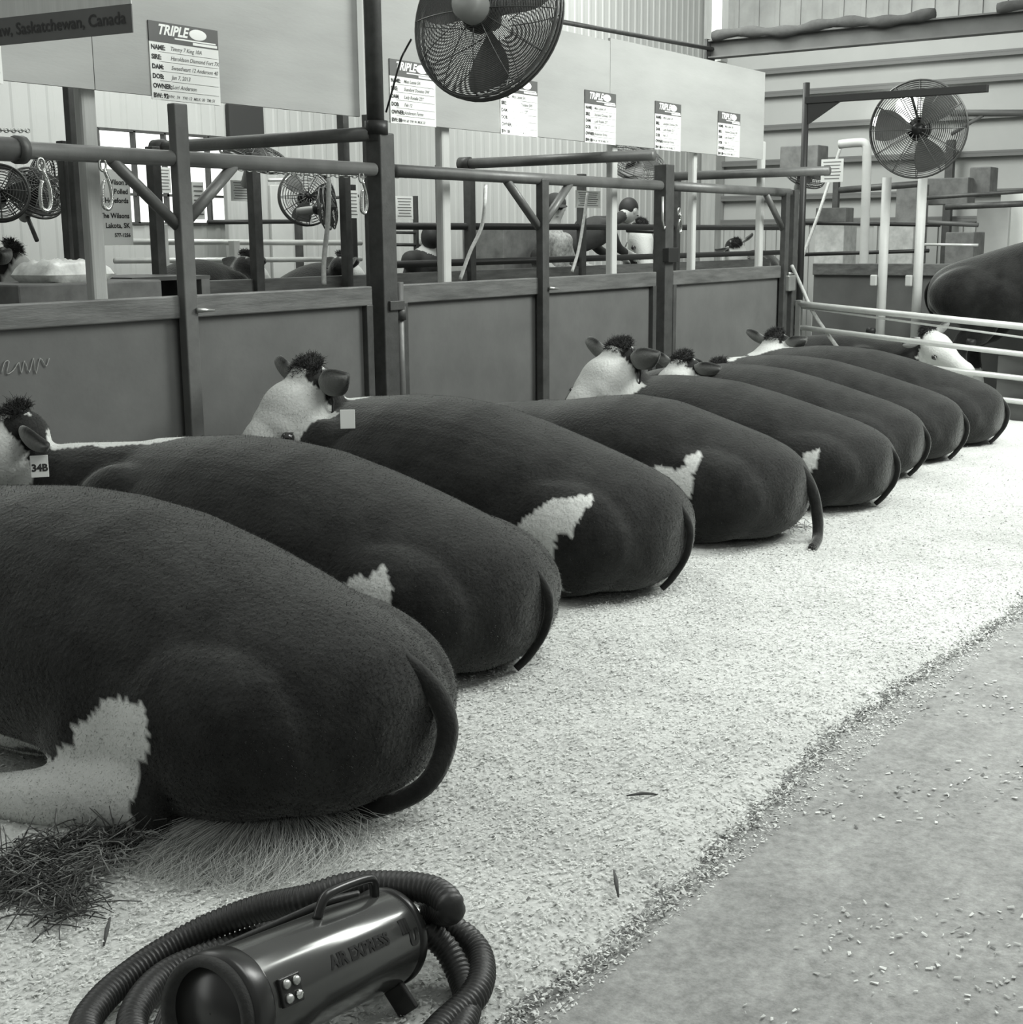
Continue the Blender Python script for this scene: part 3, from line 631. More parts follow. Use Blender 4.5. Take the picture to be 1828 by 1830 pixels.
# small notices
def notice(px0, py0, px1, py1, Y, label, lines=7, group='paper notices in the far pens', on='y', txt=None):
    fn = ony if on == 'y' else onx
    a, b = fn(px0, py0, Y), fn(px1, py1, Y)
    if on == 'y': X_, w_, = Vector((1, 0, 0)), abs(b.x-a.x)
    else: X_, w_ = Vector((0, -1, 0)), abs(b.y-a.y)
    h_ = abs(a.z-b.z); c = (a+b)/2; t = thing('notice', label, 'sign', c, group); N_ = X_.cross(Vector((0, 0, 1)))
    R = Matrix((X_, N_, Vector((0, 0, 1)))).transposed()
    MB().box(c, (w_, .006, h_), R).build('sheet', 'card_white', t)
    m = MB()
    if txt:
        for k, (s_, sz, fz) in enumerate(txt): text_into(m, s_, sz*h_, c + X_*(w_*.44) + Vector((0, 0, (fz-.5)*h_)) + N_*.004, X_, (0, 0, 1), 0, 0, align='RIGHT', bold=.001)
    else:
        for k in range(lines): m.box(c + Vector((0, 0, h_*(.5-(k+.9)/(lines+1)))) + N_*.0045, (w_*.8*(1-.25*(k % 3)/3), .001, h_*.035), R)
    m.build('lettering', 'ink' if txt else 'pen', t)
notice(150, 300, 238, 438, 6.2, 'white farm sign with dark lettering, half behind the wide pale upright', txt=[("Wilson's", .095, .80), ('Polled', .095, .68), ('Herefords', .095, .56), ('The Wilsons', .095, .36), ('Lakota, SK', .095, .23), ('577-1256', .07, .11)])
notice(412, 322, 450, 360, 7.0, 'tilted ruled paper notice on the grey board left of the fan')
notice(274, 298, 306, 345, 7.2, 'small ruled notice between the dark posts before the window')
notice(342, 325, 366, 392, 7.2, 'narrow ruled notice in front of the bright window')
notice(620, 340, 640, 390, 6.8, 'narrow ruled notice beside the black post left of the tall post')
notice(706, 350, 738, 392, 7.2, 'ruled notice on the ladder-like rack right of the tall post')
notice(1028, 340, 1072, 372, 5.7, 'small framed notice between the brace and the third upright')
notice(1468, 285, 1506, 325, 12.9, 'pale printed notice beside the dark hung box at right', 6, on='x')
# panels and tarps near back wall
boxy(405, 185, 470, 252, 8.96, .05, 'tarp', 'tarp_panel', 'dark hanging tarp panel at the right side of the window', 'tarp', on='y')
boxy(400, 300, 482, 520, 8.6, .05, 'pale_wood', 'plain_board', 'plain grey upright board left of the cage fan', 'board', on='y')
boxy(480, 330, 525, 520, 8.7, .04, 'white_paint', 'plain_board', 'white upright board behind the cage fan', 'board', on='y')
boxy(862, 405, 955, 500, 8.0, .5, 'far_clutter', 'wooden_cabinet', 'dark wooden cabinet beyond the second partition brace', 'cabinet', on='y')
boxy(-30, 508, 232, 560, 5.5, .5, 'far_clutter', 'wooden_crate', 'long dark crate top behind the first partition at left', 'crate', on='y')
t = thing('pallet', 'wooden pallet edge behind the first partition next to the crate', 'pallet', ony(300, 530, 5.6))
a, b = ony(236, 500, 5.6), ony(376, 500, 5.6)
MB().box(((a.x+b.x)/2, 5.9, a.z), (b.x-a.x, .6, .02)).build('top_deck', 'beam', t)
for px in (240, 258, 368): c = ony(px, 515, 5.6); MB().box((c.x, 5.9, a.z-.055), (.06, .6, .09)).build('block', 'far_clutter', t)
MB().box(((a.x+b.x)/2, 5.9, a.z-.11), (b.x-a.x, .6, .02)).build('bottom_deck', 'beam', t)
def pillow(c, d, label, mt='sack'):
    m = MB(); c = Vector(c); N = 18; vs = []; fs = []
    for side in (1, -1):
        for i in range(N+1):
            for j in range(N+1):
                u, v = i/N*2-1, j/N*2-1; h = (max(0, 1-u**4)*max(0, 1-v**4))**.5
                vs.append(c + Vector((u*d[0]/2, v*d[1]/2, side*h*d[2]/2*(1+.25*mnoise.noise(Vector((u*2, v*2, side))))+h*.02*mnoise.noise(Vector((u*6, v*6, 0))))))
    K = (N+1)**2
    for s_ in (0, 1):
        for i in range(N):
            for j in range(N):
                q = s_*K+i*(N+1)+j; f = (q, q+N+1, q+N+2, q+1); fs.append(f if s_ == 0 else tuple(reversed(f)))
    m.raw(vs, fs); o = m.build('feed_sack', mt, None, c); tag(o, label, 'sack'); return o
c = ony(113, 490, 5.45); pillow((c.x, 5.45, c.z), (.38, .3, .13), 'shiny white feed sack lying on the dark crate')

# ------------------------------------------------------------------ cattle
def remesh(mb, voxel, smooth_it=6):
    me = bpy.data.meshes.new('tmp'); me.from_pydata([tuple(p) for p in mb.v], [], mb.f); ob = bpy.data.objects.new('tmp', me); col.objects.link(ob)
    md = ob.modifiers.new('r', 'REMESH'); md.mode = 'VOXEL'; md.voxel_size = voxel; md.use_smooth_shade = True
    dg = bpy.context.evaluated_depsgraph_get(); dg.update(); ev = ob.evaluated_get(dg); m2 = ev.to_mesh()
    V = np.zeros(len(m2.vertices)*3); m2.vertices.foreach_get('co', V); V = V.reshape(-1, 3)
    E = np.zeros(len(m2.edges)*2, dtype=int); m2.edges.foreach_get('vertices', E); E = E.reshape(-1, 2)
    Fc = [tuple(p.vertices) for p in m2.polygons]
    ev.to_mesh_clear(); bpy.data.objects.remove(ob); bpy.data.meshes.remove(me)
    deg = np.bincount(E.ravel(), minlength=len(V)).astype(float)[:, None]; deg[deg == 0] = 1
    for it in range(smooth_it):
        for lam in ((.5, -.52) if it > smooth_it*0.55 else (.5,)):
            S = np.zeros_like(V)
            for k in range(3):
                S[:, k] = np.bincount(E[:, 0], V[E[:, 1], k], len(V)) + np.bincount(E[:, 1], V[E[:, 0], k], len(V))
            V = V + lam*(S/deg - V)
    return V, Fc
def sring(y, zt, w_, zb=.02, n=36, ex=2.05, x0=0.):
    zc = (zt*.44+zb*.56); out = []
    for k in range(n):
        a = 2*PI*k/n; ca, sa = math.cos(a), math.sin(a)
        x = w_*math.copysign(abs(ca)**(2/(ex-.17*max(0, sa))), ca); h = (zt-zc) if sa > 0 else (zc-zb)
        ee = 2.0 if sa > 0 else 2.5
        z = zc + h*math.copysign(abs(sa)**(2/ee), sa); out.append((x0+x, y, z))
    return out
BODY = [(-.405, .37, .09, .23), (-.385, .42, .17, .15), (-.34, .475, .25, .09), (-.27, .52, .31, .05), (-.17, .56, .36, .03), (-.04, .60, .40, .02), (.12, .65, .43, .02), (.30, .705, .445, .02), (.5, .755, .45, .02), (.7, .775, .455, .02), (.9, .775, .455, .02), (1.1, .755, .43, .02), (1.28, .735, .38, .03), (1.42, .70, .31, .06), (1.52, .66, .22, .12), (1.58, .58, .12, .25)]
def frame(D, U):
    D = Vector(D).normalized(); U = Vector(U); U = (U - D*U.dot(D)).normalized(); S = D.cross(U); return D, U, S
def pip(poly, y, z):
    inside = np.zeros(len(y), bool); n = len(poly)
    for i in range(n):
        (y0, z0), (y1, z1) = poly[i], poly[(i+1) % n]
        c = ((z0 > z) != (z1 > z)) & (y < (y1-y0)*(z-z0)/(z1-z0+1e-12)+y0); inside ^= c
    return inside
HERD = 'dark white-faced cattle lying in a row on shavings'
def cow(label, cx, cy, rot, sx, sy, sz, poll=None, D=None, U=(0, 0, 1), patches=(), stripe=None, tail=None, switch=None, voxel=.016, eartag=None,
        halter=False, group=HERD, standing=False, facewhite=True, name='cow', neckmark=None, hindfoot=True, hsc=1.0, ears=((1, .1), (-1, .1)), fur=0, legwhite=True, droop=0.):
    cr, sr = math.cos(rot), math.sin(rot); R3 = Matrix(((cr, -sr, 0), (sr, cr, 0), (0, 0, 1)))
    base = Vector((cx, cy, 0)); zoff = 0.0
    def L2W(p): p = Vector(p); return base + R3 @ Vector((p.x*sx, p.y*sy, p.z*sz*(1-droop*max(0, min(1, (p.y-.35)/.5)))))
    if poll is None: poll = L2W((0, 1.85, .55)); D = R3 @ Vector((.1, .7, -.7))
    poll = Vector(poll); D, U, S = frame(D, U)
    lift = .62 if standing else 0
    m = MB()
    rr = []
    for (y, zt, w_, zb) in BODY:
        if standing: zb = max(.12, zb) - .02; w_ *= .84
        rr.append([L2W((p[0], p[1], p[2]+lift/sz*1.0)) for p in sring(y, zt, w_, zb)])
    m.rings(rr)
    def E(c, r): m.ell(L2W((c[0], c[1], c[2]+lift/sz)), (r[0]*sx, r[1]*sy, r[2]*sz), R3)
    for s_ in (-1, 1):
        E((s_*.222, .05, .275), (.222, .40, .255)); E((s_*.25, .30, .24), (.21, .27, .22))
        E((s_*.27, 1.17, .36), (.16, .26, .32)); E((s_*.08, -.10, .455), (.11, .20, .09))
        E((s_*.20, .75, .34), (.26, .45, .31))
    E((0, 1.4, .33), (.22, .28, .25))
    def cap(pts, rad, seg=14): m.tube(spline([L2W(p) for p in pts], 4), np.interp(np.linspace(0, 1, 4*(len(pts)-1)+1), np.linspace(0, 1, len(pts)), rad).tolist(), seg)
    if not standing:
        for s_ in (-1, 1):
            cap([(s_*.33, .02, .13), (s_*.43, .24, .10), (s_*.50, .38, .085), (s_*.51, .52, .06), (s_*.48, .66, .05)], [.13, .09, .068, .055, .05])
            cap([(s_*.24, 1.25, .14), (s_*.30, 1.52, .10), (s_*.28, 1.66, .08), (s_*.22, 1.45, .05)], [.13, .09, .075, .05])
    else:
        for s_ in (-1, 1):
            cap([(s_*.22, .02, .80), (s_*.23, .12, .62), (s_*.22, -.06, .46), (s_*.22, .0, .10), (s_*.22, .04, .03)], [.20, .13, .075, .055, .065])
            cap([(s_*.20, 1.2, .75), (s_*.20, 1.2, .52), (s_*.19, 1.2, .38), (s_*.19, 1.2, .1), (s_*.19, 1.24, .03)], [.17, .10, .075, .05, .065])
    # neck
    n0 = L2W((0, 1.16, .44)); n0.z += lift; n1 = poll - D*.02*hsc - U*.05*hsc
    pts = spline([n0, n0.lerp(n1, .5), n1], 6); k = len(pts); rad = []; crest = []
    zt0 = .735*sz*(1-droop) + lift; zt1 = poll.z - .02*hsc
    for i in range(k):
        q_ = i/(k-1); r_ = .27*(1-q_) + .11*hsc*q_ + .03*math.sin(PI*q_); rad.append(r_); pts[i] = pts[i].copy(); pts[i].z = zt0*(1-q_)+zt1*q_ - r_
        crest.append((pts[i].x, pts[i].y, pts[i].z + r_))
    m.tube(pts, rad, 20)
    # head
    H = hsc; RH = Matrix((S, D, U)).transposed()
    def HE(d, u, r): m.ell(poll + D*d*H - U*(-u)*H, (r[0]*H, r[1]*H, r[2]*H), RH, 18, 12)
    HE(.0, -.01, (.110, .10, .10)); HE(.09, -.03, (.130, .13, .118)); HE(.16, -.03, (.118, .09, .09)); HE(.2, -.055, (.095, .14, .10)); HE(.31, -.07, (.078, .13, .080)); HE(.42, -.075, (.078, .085, .072)); HE(.46, -.08, (.072, .06, .060))
    HE(.12, -.12, (.085, .14, .075)); HE(-.01, .05, (.07, .06, .05))
    V, Fc = remesh(m, voxel, 7)
    # gentle muscle relief
    P = V - np.array(base); Yl = (-sr*P[:, 0]+cr*P[:, 1])/sy; Xl = (cr*P[:, 0]+sr*P[:, 1])/sx; Zl = P[:, 2]/sz
    mk = np.zeros(len(V))
    nz = np.array([mnoise.noise(Vector((p[0]*16, p[1]*16, p[2]*16))) + .6*mnoise.noise(Vector((p[0]*45, p[1]*45, p[2]*45))) for p in V])
    for side, poly in patches:
        ins = pip(poly, Yl + nz*.018, Zl + nz*.018) & (Xl*side > .10); mk[ins] = 1
    if stripe:
        q0, q1, wd = stripe
        for i in range(k-1):
            for f_ in (0, .33, .66):
                q_ = (i+f_)/(k-1)
                if q0 <= q_ <= q1:
                    c_ = np.array(crest[i])*(1-f_) + np.array(crest[i+1])*f_
                    mk[np.linalg.norm(V-c_, axis=1) < wd*(.75+.5*math.sin(q_*11)**2) + nz*.012] = 1
    q = V - np.array(poll); hd = q @ np.array(D)/H; hu = q @ np.array(U)/H; hs = q @ np.array(S)/H
    tt = np.clip(hd, 0, .5); near = np.linalg.norm(q - np.array(D)[None]*(tt*H)[:, None] + np.array(U)*.05*H, axis=1) < (.165-.05*tt)*H
    if facewhite:
        ins = near & (hd + .02*nz > .015 + .35*np.clip(-hu-.05, 0, 1) - .0) & (hu < .135) | (near & (np.abs(hs) < .05) & (hu > .02) & (hd > -.07) & (hd < .1)); mk[ins] = 1
        # brown eye-side and cheek patch stays dark towards the neck
    if neckmark:
        for (pt, r_) in neckmark: mk[np.linalg.norm(V-np.array(pt), axis=1) < r_*(1+.3*nz)] = 0
    if not standing and legwhite:
        fl = (Zl < .165) & (np.abs(Xl) > .36) & (Yl < .85); mk[fl & (Yl + .03*nz + .5*(Zl-.08) > .37)] = 1
    if legwhite and not standing:
        mk[(Zl < .09) & (np.abs(Xl) < .36) & (Yl > .45) & (Yl < 1.3)] = .9
    if standing: mk[(V[:, 2] < .25)] = 1
    # tail joined to body, and fur blades
    nb0 = len(V); vs = V.tolist(); fs = list(Fc); mk = mk.tolist()
    tm = MB()
    tl = tail or [(.0, -.08, .50), (.015, -.24, .478), (.04, -.36, .405), (.055, -.418, .31), (.05, -.412, .2), (.03, -.365, .10), (0, -.33, .05)]
    tp = spline([L2W(p) + Vector((0, 0, lift)) for p in tl], 7); K = len(tp)
    tm.tube(tp, [(.034-.014*(i/(K-1)))*(1 if tail else .62) for i in range(K)], 10)
    vs += [tuple(p) for p in tm.v]; fs += [tuple(i+nb0 for i in f) for f in tm.f]; mk += [0.]*len(tm.v)
    # small triangles of coat along the hide soften outline
    if fur:
        Vn = V; me_n = np.zeros_like(V)
        FA = np.array([f[:3] for f in Fc]); nr = np.cross(V[FA[:, 1]]-V[FA[:, 0]], V[FA[:, 2]]-V[FA[:, 0]]); ar = np.linalg.norm(nr, axis=1); nr = nr/(ar[:, None]+1e-12)
        cen = V[FA].mean(1)
        vis = np.einsum('ij,ij->i', nr, cen-np.array(CAM))/np.linalg.norm(cen-np.array(CAM), axis=1) < .25
        idx = np.nonzero(vis)[0]; pk = rng.choice(idx, fur, p=ar[idx]/ar[idx].sum())
        w3 = rng.dirichlet((1, 1, 1), fur); bp = (V[FA[pk]]*w3[:, :, None]).sum(1); nn = nr[pk]
        fl = np.cross(nn, rng.normal(size=(fur, 3))); fl /= np.linalg.norm(fl, axis=1)[:, None]
        lay = np.array(R3 @ Vector((0, -1, 0)))*.5 + np.array((0, 0, -.45)); 
        tipd = nn*.42 + lay[None]*.62 + rng.normal(size=(fur, 3))*.2; tipd /= np.linalg.norm(tipd, axis=1)[:, None]
        ln = rng.uniform(.004, .009, fur)[:, None]; wd = rng.uniform(.0004, .0009, fur)[:, None]
        A = bp - fl*wd - nn*.001; B = bp + fl*wd - nn*.001; C_ = bp + tipd*ln
        T = np.stack([A, B, C_], 1).reshape(-1, 3); b0 = len(vs); vs += T.tolist(); fs += (np.arange(fur*3).reshape(-1, 3)+b0).tolist()
        mka = np.array(mk[:nb0])[FA[pk][:, 0]]; mk += np.repeat(mka, 3).tolist()
    root = thing(name, label, 'cow', base, group)
    mb = MB(); mb.v = vs; mb.f = fs; mb.m = [0]*len(fs); mb.sm = [True]*len(fs)
    o = mb.build('body', 'hide', root)
    # hide and coat share one set of normals so the coat lies softly
    Nn_ = np.zeros((len(vs), 3)); Vb = np.array(vs); nf = len(Fc)
    q4 = np.array([f if len(f) == 4 else (*f, f[-1]) for f in Fc]); fn_ = np.cross(Vb[q4[:, 2]]-Vb[q4[:, 0]], Vb[q4[:, 3]]-Vb[q4[:, 1]])
    for c4 in range(4): np.add.at(Nn_, q4[:, c4], fn_)
    tq = np.array([[i+nb0 for i in f] for f in tm.f if len(f) == 4]); fn_ = np.cross(Vb[tq[:, 2]]-Vb[tq[:, 0]], Vb[tq[:, 3]]-Vb[tq[:, 1]])
    for c4 in range(4): np.add.at(Nn_, tq[:, c4], fn_)
    if fur: Nn_[b0:] = np.repeat(nn, 3, axis=0)
    Nn_ /= (np.linalg.norm(Nn_, axis=1)[:, None]+1e-12); o.data.normals_split_custom_set_from_vertices(Nn_.tolist())
    at = o.data.attributes.new('mark', 'FLOAT', 'POINT'); at.data.foreach_set('value', np.array(mk, dtype=np.float32))
    # ears
    for s_, up in ears:
        a = poll - D*.015*H + S*s_*.072*H + U*.012*H; dr = (S*s_*.93 + U*(up) - D*.18).normalized(); bn = dr.cross(D).normalized(); fw = bn.cross(dr)
        rs = []
        for i, (h, wv, c_) in enumerate(((-.01, .028, .0), (.04, .045, .012), (.08, .056, .02), (.12, .048, .018), (.155, .028, .010), (.18, .006, .0))):
            ring_ = []
            for k in range(14):
                an = 2*PI*k/14; ring_.append(a + dr*h*H + bn*math.cos(an)*wv*H + fw*(math.sin(an)*.018 - c_*(math.cos(an)**2) + c_)*H)
            rs.append(ring_)
        e = MB().rings(rs).build('ear', 'hide', root); e.data.attributes.new('mark', 'FLOAT', 'POINT').data.foreach_set('value', np.array([.8 if i < 14 else .45 if i < 28 else (.35 if (i % 14) in (2, 3, 4, 5) else .04) for i in range(84)], dtype=np.float32))
        sb = e.modifiers.new('s', 'SUBSURF'); sb.levels = sb.render_levels = 1
        # hair fringe of the ear
    for s_ in (-1, 1):
        p = poll + D*.195*H + S*s_*.112*H - U*.025*H
        MB().ell(p, (.023*H, .023*H, .020*H), None, 14, 10).build('eye', 'eye', root)
        MB().tube([p + D*.026*H*math.cos(q) + U*.016*H*math.sin(q) + S*s_*.004 for q in [2*PI*k/14 for k in range(14)]], .004*H, 6, closed=True).build('eyelid', 'horn', root)
    nzp = poll + D*.495*H - U*.07*H; MB().ell(nzp, (.052*H, .022*H, .036*H), RH, 16, 10).build('muzzle', 'nose_skin', root)
    m = MB()
    # woolly poll cap
    m.ell(poll + U*.070*H - D*.03*H, (.058*H, .052*H, .032*H), RH, 18, 12)
    for k in range(900):
        a = rng.uniform(0, 2*PI); e_ = math.acos(rng.uniform(-.1, 1)); dv = S*math.sin(e_)*math.cos(a) + D*math.sin(e_)*math.sin(a) + U*math.cos(e_)
        p = poll + U*.070*H - D*.03*H + S*dv.dot(S)*.056*H + D*dv.dot(D)*.050*H + U*dv.dot(U)*.030*H
        q_ = p + dv*.010*H + Vector(rng.normal(0, .006, 3)); r_ = q_ + dv*.004 + Vector(rng.normal(0, .007, 3)); m.tube([p, q_, r_], [.0013, .0011, .0004], 3, caps=False)
    m.build('poll_hair', 'hair_dark', root)
    if halter:
        m = MB()
        for d_, ru, rsd, uc in ((.36, .085, .088, -.072), (.0, .0, .0, 0)):
            if ru: m.tube([poll + D*(d_+.02*math.sin(q))*H + S*math.cos(q)*rsd*H + U*(uc+math.sin(q)*ru)*H for q in [2*PI*k/24 for k in range(24)]], .0065, 6, closed=True)
        for s_ in (-1, 1): m.tube(spline([poll + D*.36*H + S*s_*.088*H - U*.09*H, poll + D*.2*H + S*s_*.11*H - U*.12*H, poll + D*.02*H + S*s_*.125*H - U*.05*H, poll - D*.03*H + S*s_*.085*H + U*.045*H, poll - D*.075*H + U*.06*H], 4), .006, 6)
        m.build('halter', 'halter_strap', root)
    if eartag:
        s_, txt = eartag; a = poll + S*s_*.19*H - U*.035*H - D*.02*H; a = a + (CAM-a).normalized()*(.0 if txt != '21' else .17) + (CR*-.01 if txt == '21' else CR*0); vn = (CAM-a).normalized(); xx = vn.cross(Vector((0, 0, -1))).normalized(); xx = -xx; uu = Vector((0, 0, 1)); xx = uu.cross(vn).normalized(); u2 = vn.cross(xx)
        R_ = Matrix((xx, u2, vn)).transposed(); tb = MB().box(a - u2*.065, (.062, .080, .003), R_).build('ear_tag', 'card_white', root, bevel=.003)
        if txt != '21':
          m = MB(); text_into(m, txt, .05 if len(txt) < 3 else .036, a - u2*.082 - xx*.028 + vn*.0018, xx, u2, 0, bold=.0015); o2 = m.build('tag_number', 'ink', tb)
    if switch:
        m = MB(); c0 = L2W(switch[0])
        for k in range(switch[3] if len(switch) > 3 else 900):
            d1 = Vector(switch[1]); sp = switch[2]; st = c0 + Vector((rng.normal(0, .03), rng.normal(0, .022), abs(rng.normal(0, .010))))
            ang = rng.normal(0, .42); dd = Vector((d1.x*math.cos(ang)-d1.y*math.sin(ang), d1.x*math.sin(ang)+d1.y*math.cos(ang), 0))*sp*rng.uniform(.55, 1.1)
            sw = Vector((-dd.y, dd.x, 0))*rng.normal(0, .22); zz = .035 + rng.random()*.03
            p1 = st + dd*.35 + sw*.6; p1.z = zz + .025; p2 = st + dd*.7 + sw*1.1; p2.z = zz + .012; p3 = st + dd + sw*.7; p3.z = .034+rng.random()*.012
            m.tube(spline([st, p1, p2, p3], 3), np.linspace(.0008, .0004, 10).tolist(), 3, caps=False)
        m.build('tail_switch', 'switch_hair', root)
    return root
mat('switch_hair', .50, .6, 0, .2, 40)

def side_poly(px, cx, cy, rot, sx, sy, sz, off, dx=0, dy=0):
    cr, sr = math.cos(rot), math.sin(rot); out = []
    for (x, y) in px:
        x += dx; y += dy
        P = onx(x, y, cx-off); q = P - Vector((cx, cy, 0)); out.append(((-sr*q.x+cr*q.y)/sy, P.z/sz))
    return out
LEFT = -CR; 
# nearest cow: head out of frame to the left
DH, UH = (-.76, .22, -.60), (-.70, .12, .60)
c1 = dict(cx=2.38, cy=2.35, rot=-.03, sx=1.0, sy=1.0, sz=.925)
cow('nearest dark cow, cut by the left edge, long tail ending in a pale switch', **c1,
    patches=[(-1, side_poly([(205, 1235), (262, 1240), (290, 1300), (272, 1370), (280, 1452), (160, 1475), (-60, 1520), (-250, 1480), (-250, 1430), (20, 1385), (65, 1350), (130, 1345), (165, 1290)], **c1, off=.44, dx=-28, dy=14))],
    tail=[(.02, -.06, .49), (.04, -.22, .485), (.08, -.335, .425), (.11, -.415, .335), (.10, -.445, .235), (.03, -.425, .125), (-.07, -.31, .065), (-.15, -.18, .06), (-.21, -.08, .055)],
    switch=[(-.13, -.10, .05), (-.95, -.30, 0), .40, 2400], voxel=.013, fur=110000)
c2 = dict(cx=3.45, cy=2.71, rot=.02, sx=1.0, sy=1.0, sz=.92)
cow('second cow from the camera with white crest stripe and numbered ear tag', **c2, poll=onx(34, 778, 3.12), D=(-.72, .40, -.45), U=(-.2, .1, .95),
    patches=[(-1, side_poly([(610, 1012), (640, 1035), (690, 1000), (715, 1040), (735, 1110), (600, 1100), (560, 1040)], **c2, off=.42, dx=-32, dy=16))],
    stripe=(.05, .82, .05), voxel=.014, eartag=(-1, '34B'), fur=80000, ears=((1, .2), (-1, -.25)), hsc=1.1)
c3 = dict(cx=4.60, cy=2.80, rot=.0, sx=1.0, sy=1.0, sz=.96)
cow('third cow, white head raised and turned left above the second cow, pale ear tag', **c3, poll=onx(556, 698, 4.45), D=(-.80, .30, -.56), U=(-.40, .08, .8),
    patches=[(-1, side_poly([(950, 965), (1000, 900), (1040, 880), (1080, 885), (1072, 950), (1045, 935), (1040, 1000), (1045, 1055), (960, 1060)], **c3, off=.42, dx=-52, dy=14))],
    voxel=.014, eartag=(-1, '21'), halter=True, fur=60000, stripe=(.0, .35, .04), ears=((1, .3), (-1, .32)), hsc=1.32)
c4 = dict(cx=5.75, cy=2.77, rot=.0, sx=.98, sy=.98, sz=.91)
cow('fourth cow in the row, head lowered out of sight, white patch low on its flank', **c4, poll=(5.6, 4.30, .40), D=(.1, .4, -.7),
    patches=[(-1, side_poly([(1205, 815), (1255, 820), (1270, 795), (1282, 800), (1278, 900), (1240, 925), (1180, 900)], **c4, off=.41, dx=-44, dy=18))],
    tail=[(.0, -.08, .49), (.03, -.24, .465), (.06, -.36, .39), (.08, -.42, .28), (.08, -.45, .15), (.04, -.47, .06), (-.06, -.50, .05), (-.14, -.52, .05)], droop=.14, voxel=.018, fur=40000)
c5 = dict(cx=6.75, cy=2.71, rot=.0, sx=.97, sy=.98, sz=.84)
cow('fifth cow, white face and dark poll turned left above the fourth cow', **c5, poll=onx(1108, 652, 6.62), D=(-.80, .34, -.52), U=(-.37, .08, .8),
    patches=[(-1, side_poly([(1440, 830), (1448, 800), (1470, 795), (1468, 820), (1450, 845)], **c5, off=.40, dx=-10, dy=8))], voxel=.018, halter=True, fur=30000, hsc=1.32, ears=((1, .3), (-1, .3)))
c6 = dict(cx=7.70, cy=2.85, rot=.0, sx=.95, sy=.96, sz=.82)
cow('sixth cow, white forehead showing just behind the fifth cow', **c6, poll=onx(1222, 664, 7.5), D=DH, U=UH, voxel=.02, stripe=(.0, .3, .04), fur=22000, ears=((1, .3), (-1, .1)), hsc=1.1)
c7 = dict(cx=8.42, cy=2.84, rot=.0, sx=.88, sy=.96, sz=.82)
cow('seventh cow, dark neck and small white ear patch behind the sixth cow', **c7, poll=onx(1285, 672, 8.2), D=DH, U=UH, voxel=.02, stripe=(.1, .8, .05), fur=18000, ears=((1, .3), (-1, .1)))
c8 = dict(cx=9.22, cy=2.82, rot=.0, sx=.97, sy=.98, sz=.83)
cow('farthest cow in the row, white face lifted by the end post', **c8, poll=onx(1388, 620, 9.3), D=(-.7, .22, -.7), U=UH, voxel=.02, stripe=(.05, .75, .05), fur=14000, ears=((1, .3), (-1, .35)), hsc=1.15)
cow('big dark standing animal behind the tubular gate at right', 12.05, 3.45, PI, .95, 1.0, 1.0, poll=(12.0, 1.6, .9), D=(-.1, -.6, -.7), voxel=.022, standing=True, group='cattle beyond the row', facewhite=True)
cow('animal lying behind the tubular gate with white face and dark ear', 11.45, 5.15, PI, .75, .85, .72, poll=onx(1660, 606, 11.3), D=(-.35, -.75, -.35), U=(-.4, 0, .9), voxel=.02, group='cattle beyond the row')
# cattle in the far pens
def far_cow(px, Y, rot, s, label, poll=None, D=None, fw=True):
    p = ony(px, 450, Y); cow(label, p.x, Y, rot, .8*s, .9*s, s, poll=poll, D=D, voxel=.03, standing=True, group='standing cattle in the far pens', facewhite=fw)
cowx = ony(240, 450, 7.5)
cow('dark animal standing behind the farm sign in the far pen', cowx.x-.3, 7.0, -PI/2+.2, .7, .6, .86, poll=ony(440, 478, 7.2), D=(.8, -.1, -.6), voxel=.03, standing=True, group='standing cattle in the far pens')
cow('dark animal in the far pen beside the black post left of the tall post', ony(500, 480, 7.0).x+.2, 7.2, -PI/2, .7, .6, .80, poll=ony(612, 478, 6.9), D=(.7, -.2, -.5), voxel=.03, standing=True, group='standing cattle in the far pens')
cow('dark animal at the left edge of the far pens', ony(-60, 480, 6.4).x-.3, 6.45, -PI/2, .7, .6, .80, poll=ony(15, 470, 6.3), D=(.5, -.4, -.6), voxel=.03, standing=True, group='standing cattle in the far pens')
cow('white faced animal in the far pen beside the second steel post', ony(1150, 450, 7.6).x+.7, 7.9, PI/2+.5, .7, .6, .80, poll=ony(1142, 412, 7.3), D=(-.35, -.5, -.7), U=(-.3, -.6, .5), voxel=.03, standing=True, group='standing cattle in the far pens', hsc=1.15)
cow('white faced animal in the far pen before the last pale upright', ony(1340, 450, 7.5).x+.9, 7.6, PI/2, .7, .6, .80, poll=ony(1312, 440, 7.3), D=(.2, -.3, -.9), U=(-.6, -.6, .3), voxel=.03, standing=True, group='standing cattle in the far pens', hsc=1.1)

